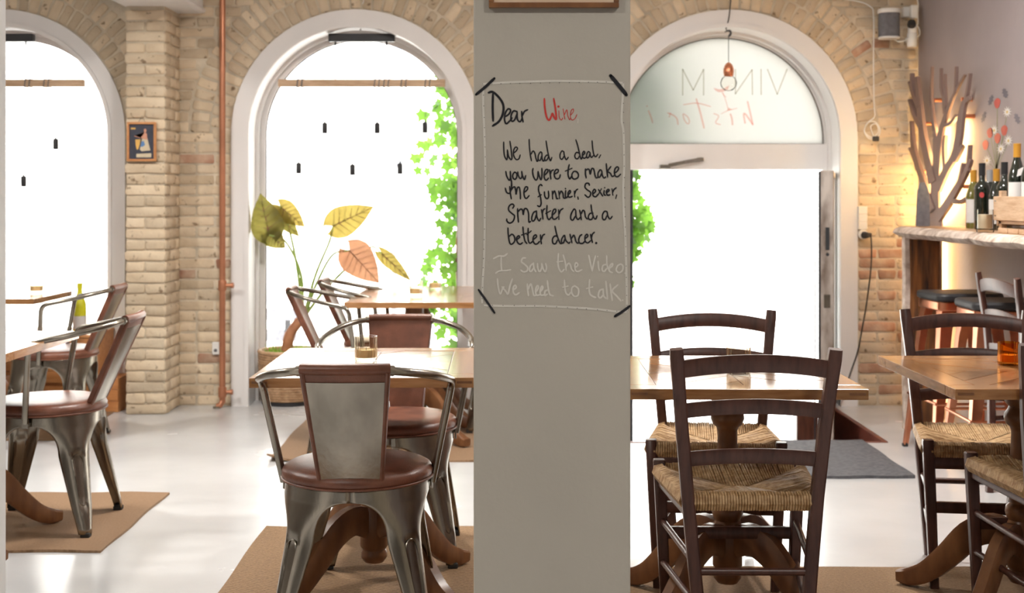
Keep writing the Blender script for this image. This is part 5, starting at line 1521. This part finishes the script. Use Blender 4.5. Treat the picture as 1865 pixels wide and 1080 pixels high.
def leaf(base, tip, wid, dep, lean, matl, bend=.05, stalk=None):
    """heart-shaped leaf from photograph points base (stalk end) -> tip; wid in photograph pixels"""
    A, B_ = at(base[0], base[1], dep), at(tip[0], tip[1], dep + lean)
    ax = B_ - A; ln = ax.length; ax.normalize()
    side = ax.cross(Vector((0, -1, 0))).normalized(); nrm = side.cross(ax).normalized()
    hw = wid / F * dep / 2
    tab = [(-.22, .0), (-.20, .30), (-.12, .62), (0, .86), (.15, 1.0), (.3, .97), (.5, .80), (.7, .55), (.85, .28), (.95, .09), (1.0, 0)]
    vs = []; fs = []
    NV, NU = 18, 6
    for i in range(NV + 1):
        v = -.22 + 1.22 * i / NV
        wv = interp(tab, v) * hw
        gap = max(0.0, (-v) / .22) * hw * .42      # notch between the lobes
        for sgn in (-1, 1):
            for j in range(NU + 1):
                u = j / NU
                x = sgn * (gap * .9 + u * max(0, wv - gap * .9)) if wv > gap * .9 else sgn * (gap * .5 + wv * .5)
                zz = bend * ln * (v - .5) ** 2 * -1.2 - .10 * abs(x) + .004 * sin(v * 28 - abs(x) / hw * 6)
                vs.append(A + ax * (v * ln) + side * x + nrm * zz)
    k = 2 * (NU + 1)
    for i in range(NV):
        for s in (0, 1):
            for j in range(NU):
                a = i * k + s * (NU + 1) + j
                f = (a, a + 1, a + k + 1, a + k)
                fs.append(f if s else f[::-1])
    b = MB(); b.add([p - p0 for p in vs], fs)
    o = b.build('leaf', matl, t, True)
    ve = MB()
    ve.tube([A + ax * (v * ln) + nrm * (bend * ln * (v - .5) ** 2 * -1.2 - .002) - p0 for v in [i / 10 for i in range(11)]], [.0042 - .0003 * i for i in range(11)], 5)
    for v in (.02, .15, .28, .42, .56, .70):
        for sgn in (-1, 1):
            e = v + .16
            wv = interp(tab, min(.99, e)) * hw * .92
            ve.tube([A + ax * (lerp(v, e, q) * ln) + side * (sgn * wv * q) + nrm * (bend * ln * (lerp(v, e, q) - .5) ** 2 * -1.2 - .10 * wv * q - .0025) - p0 for q in (0, .35, .7, 1)], [.0022, .0018, .0014, .0007], 4)
    ve.build('veins', MT['vein'], o)
    if stalk:
        P = [at(*q) - p0 for q in stalk] + [A - p0]
        sk = MB(); Q = spline(P, 6); sk.tube(Q, [lerp(.010, .0045, i / (len(Q) - 1)) for i in range(len(Q))], 7); sk.build('stalk', leafst, t, True)
leafst = leaf_mat('leaf_stalk', (.30, .42, .10), (.45, .55, .18), (.6, .75, .25), 5, .3)
ST = (552, 580, 7.86)
leaf((490, 428), (474, 352), 62, 7.80, .02, LM[0], stalk=[ST, (548, 500, 7.85), (520, 440, 7.83)])
leaf((510, 376), (556, 414), 40, 7.84, .06, LM[1], stalk=[ST, (540, 480, 7.9), (522, 400, 7.9)])
leaf((488, 425), (520, 452), 40, 7.82, -.03, LM[0])
leaf((500, 385), (546, 432), 34, 7.87, .02, LM[0])
leaf((606, 412), (681, 376), 58, 7.84, .0, LM[1], stalk=[ST, (575, 500, 7.85), (600, 440, 7.86)])
leaf((636, 456), (691, 516), 66, 7.74, -.02, LM[2], stalk=[ST, (575, 520, 7.8), (605, 465, 7.78)])
leaf((695, 462), (750, 513), 27, 7.80, .0, LM[1], stalk=[ST, (590, 530, 7.82), (640, 480, 7.82), (675, 450, 7.82)])
for q in ((545, 520), (572, 545), (580, 555)):
    b = MB(); P = spline([at(*ST) - p0, at(lerp(ST[0], q[0], .5), lerp(ST[1], q[1], .5) - 6, 7.86) - p0, at(q[0], q[1] - 14, 7.84) - p0], 5); b.tube(P, [.012 - .0006 * i for i in range(len(P))], 7); b.build('stalk', leafst, t, True)

# ================================================================== OUTSIDE
b = MB(); b.box(-14, 14, WB + .001, 40, -.72, -.62)
tag(b.build('floor_street', MT['concrete_out']), kind='structure')
# house across the street
bd = empty('facing_house', (0, 17, -.62), 0, 'sun-bleached pale house across the street', 'building')
b = MB(); b.box(-12, 12, 0, .6, 0, 9); b.build('wall', MT['facade'], bd)
MT['panepink'] = mat('pink_blind', (.75, .55, .52), .5, var=.05); MT['paneblue'] = mat('blue_grey_pane', (.42, .48, .60), .25, var=.1)
for (px, py, w_, h_, mm) in ((674, 104, 28, 34, 'panepink'), (716, 104, 28, 34, 'paneblue'), (560, 104, 28, 34, 'paneblue'), (130, 330, 26, 24, 'paneblue'), (100, 325, 10, 14, 'panepink'), (80, 410, 60, 30, 'paneblue'), (1250, 400, 24, 40, 'paneblue'), (1330, 400, 24, 40, 'paneblue'), (590, 400, 26, 50, 'panepink')):
    c = at(px, py, 16.98); s = 16.98 / F / 2
    fr_ = MB(); fr_.box(c.x - w_ * s - .05, c.x + w_ * s + .05, -.06, 0, c.z + .62 - h_ * s - .05, c.z + .62 + h_ * s + .05); wf = fr_.build('window_frame', MT['facade'], bd)
    pn = MB(); pn.box(c.x - w_ * s, c.x + w_ * s, -.07, -.061, c.z + .62 - h_ * s, c.z + .62 + h_ * s); pn.build('pane', MT[mm], wf)
c = at(1453.5, 340, 16.9)
b = MB(); b.box(-.10, .10, 0, .04, -.19, .19, ch=.004); o = b.build('blue_sign', mat('cyan_sign', (.10, .62, .80), .5, var=.03)); o.location = (c.x, 16.955, c.z)
tag(o, 'pale cyan sign on the house seen through the open door', 'sign')
# ivy climbing the pier between window and door, outside
iv = empty('ivy', (.15, 8.2, -.62), 0, 'bright green ivy climbing outside between the middle window and the door', 'ivy')
i0 = iv.location.copy()
IVM = leaf_mat('ivy_leaf', (.03, .09, .012), (.13, .26, .035), (.26, .50, .06), 3.0, .5)
mb = MB(); rr = random.Random(21)
def ivy_leaf(p, s):
    out = []
    for i in range(10):
        a = 2 * pi * i / 10 + pi / 2
        r_ = s * (1.0 if i % 2 == 0 else .58) * (1.2 if i == 0 else 1)
        out.append(Vector((r_ * cos(a), 0, -r_ * sin(a))))
    m = Matrix.Rotation(rr.uniform(-.8, .8), 3, 'Z') @ Matrix.Rotation(rr.uniform(-.7, .7), 3, 'X') @ Matrix.Rotation(rr.uniform(-1.2, 1.2), 3, 'Y')
    mb.add([p + m @ q - i0 for q in out], [tuple(range(10))])
def ivy_zone(n, xf, y0, y1, z0, z1, dens=1.4, s0=.028, s1=.052):
    for _ in range(n):
        z = rr.uniform(z0, z1)
        a, c = xf(z)
        x = c - (c - a) * rr.random() ** dens
        ivy_leaf(Vector((x, rr.uniform(y0, y1), z)), rr.uniform(s0, s1))
ivy_zone(620, lambda z: (-.56 + .09 * sin(z * 7.0) - (.0 if z > 1.0 else -.04), -.18), 8.19, 8.53, -.2, 2.05, 1.5)
ivy_zone(420, lambda z: (-.30, -.10), 8.19, 8.48, -.5, 1.95, 1.0)
ivy_zone(500, lambda z: (-.15, .66), 8.18, 8.33, -.5, 2.4, 1.0, .04, .06)
for _ in range(330):
    z = rr.uniform(.66, 1.43); x = .62 + (.23 + .05 * sin(z * 13)) * rr.random() ** 1.5 * (1.0 if z > .85 else .6)
    ivy_leaf(Vector((x, rr.uniform(8.18, 8.42), z)), rr.uniform(.028, .05))
for _ in range(330):
    z = rr.uniform(1.52, 2.15); x = .66 + (.42 + .1 * sin(z * 9)) * rr.random() ** 1.4
    ivy_leaf(Vector((x, rr.uniform(8.2, 8.5), z)), rr.uniform(.03, .055))
o = mb.build('foliage', IVM, iv); o['kind'] = 'stuff'
b = MB()
for (x0, x1) in ((-.32, -.30), (-.2, -.12), (.1, .2), (.5, .66)):
    P = spline([Vector((lerp(x0, x1, q) + .04 * sin(q * 9 + x0 * 20), 8.2 + .02 * sin(q * 13), lerp(-.6, 2.2, q))) - i0 for q in [i / 8 for i in range(9)]], 4)
    b.tube(P, [lerp(.014, .005, i / (len(P) - 1)) for i in range(len(P))], 6)
b.build('stems', MT['oakleg'], iv, True)
# slim street lamp and a bench outside
g = at(717, 480, 13); 
t = empty('street_post', (g.x, 13, -.62), 0, 'slim dark street post seen faintly through the middle window', 'post')
b = MB(); b.lathe([(.06, 0), (.06, .06), (.028, .1), (.022, 2.15), (.03, 2.2), (0, 2.25)], 12); b.build('post', MT['grey'], t, True)
for sg in (-1, 1):
    b = MB(); b.tube(spline([(0, 0, 2.15), (sg * .08, 0, 2.22), (sg * .17, 0, 2.20), (sg * .22, 0, 2.12)], 5), .014, 8); b.build('arm', MT['grey'], t, True)
g = at(516, 578, 11)
t = empty('street_bench', (g.x - .1, 11, -.62), 0, 'grey wooden bench outside seen low through the middle window', 'bench')
for z_ in (.62, .80):
    b = MB(); b.box(-.5, .18, .2, .23, z_, z_ + .1); b.build('back_slat', MT['grey'], t)
for i in range(3):
    b = MB(); b.box(-.5, .18, -.2 + i * .13, -.09 + i * .13, .42, .45); b.build('seat_slat', MT['grey'], t)
for x_ in (-.42, .10):
    b = MB(); b.bar([(x_, -.16, 0), (x_, -.16, .42)], .025, .025); b.bar([(x_, .2, 0), (x_, .18, .42), (x_, .24, .9)], .025, .025); b.build('leg', MT['black'], t)
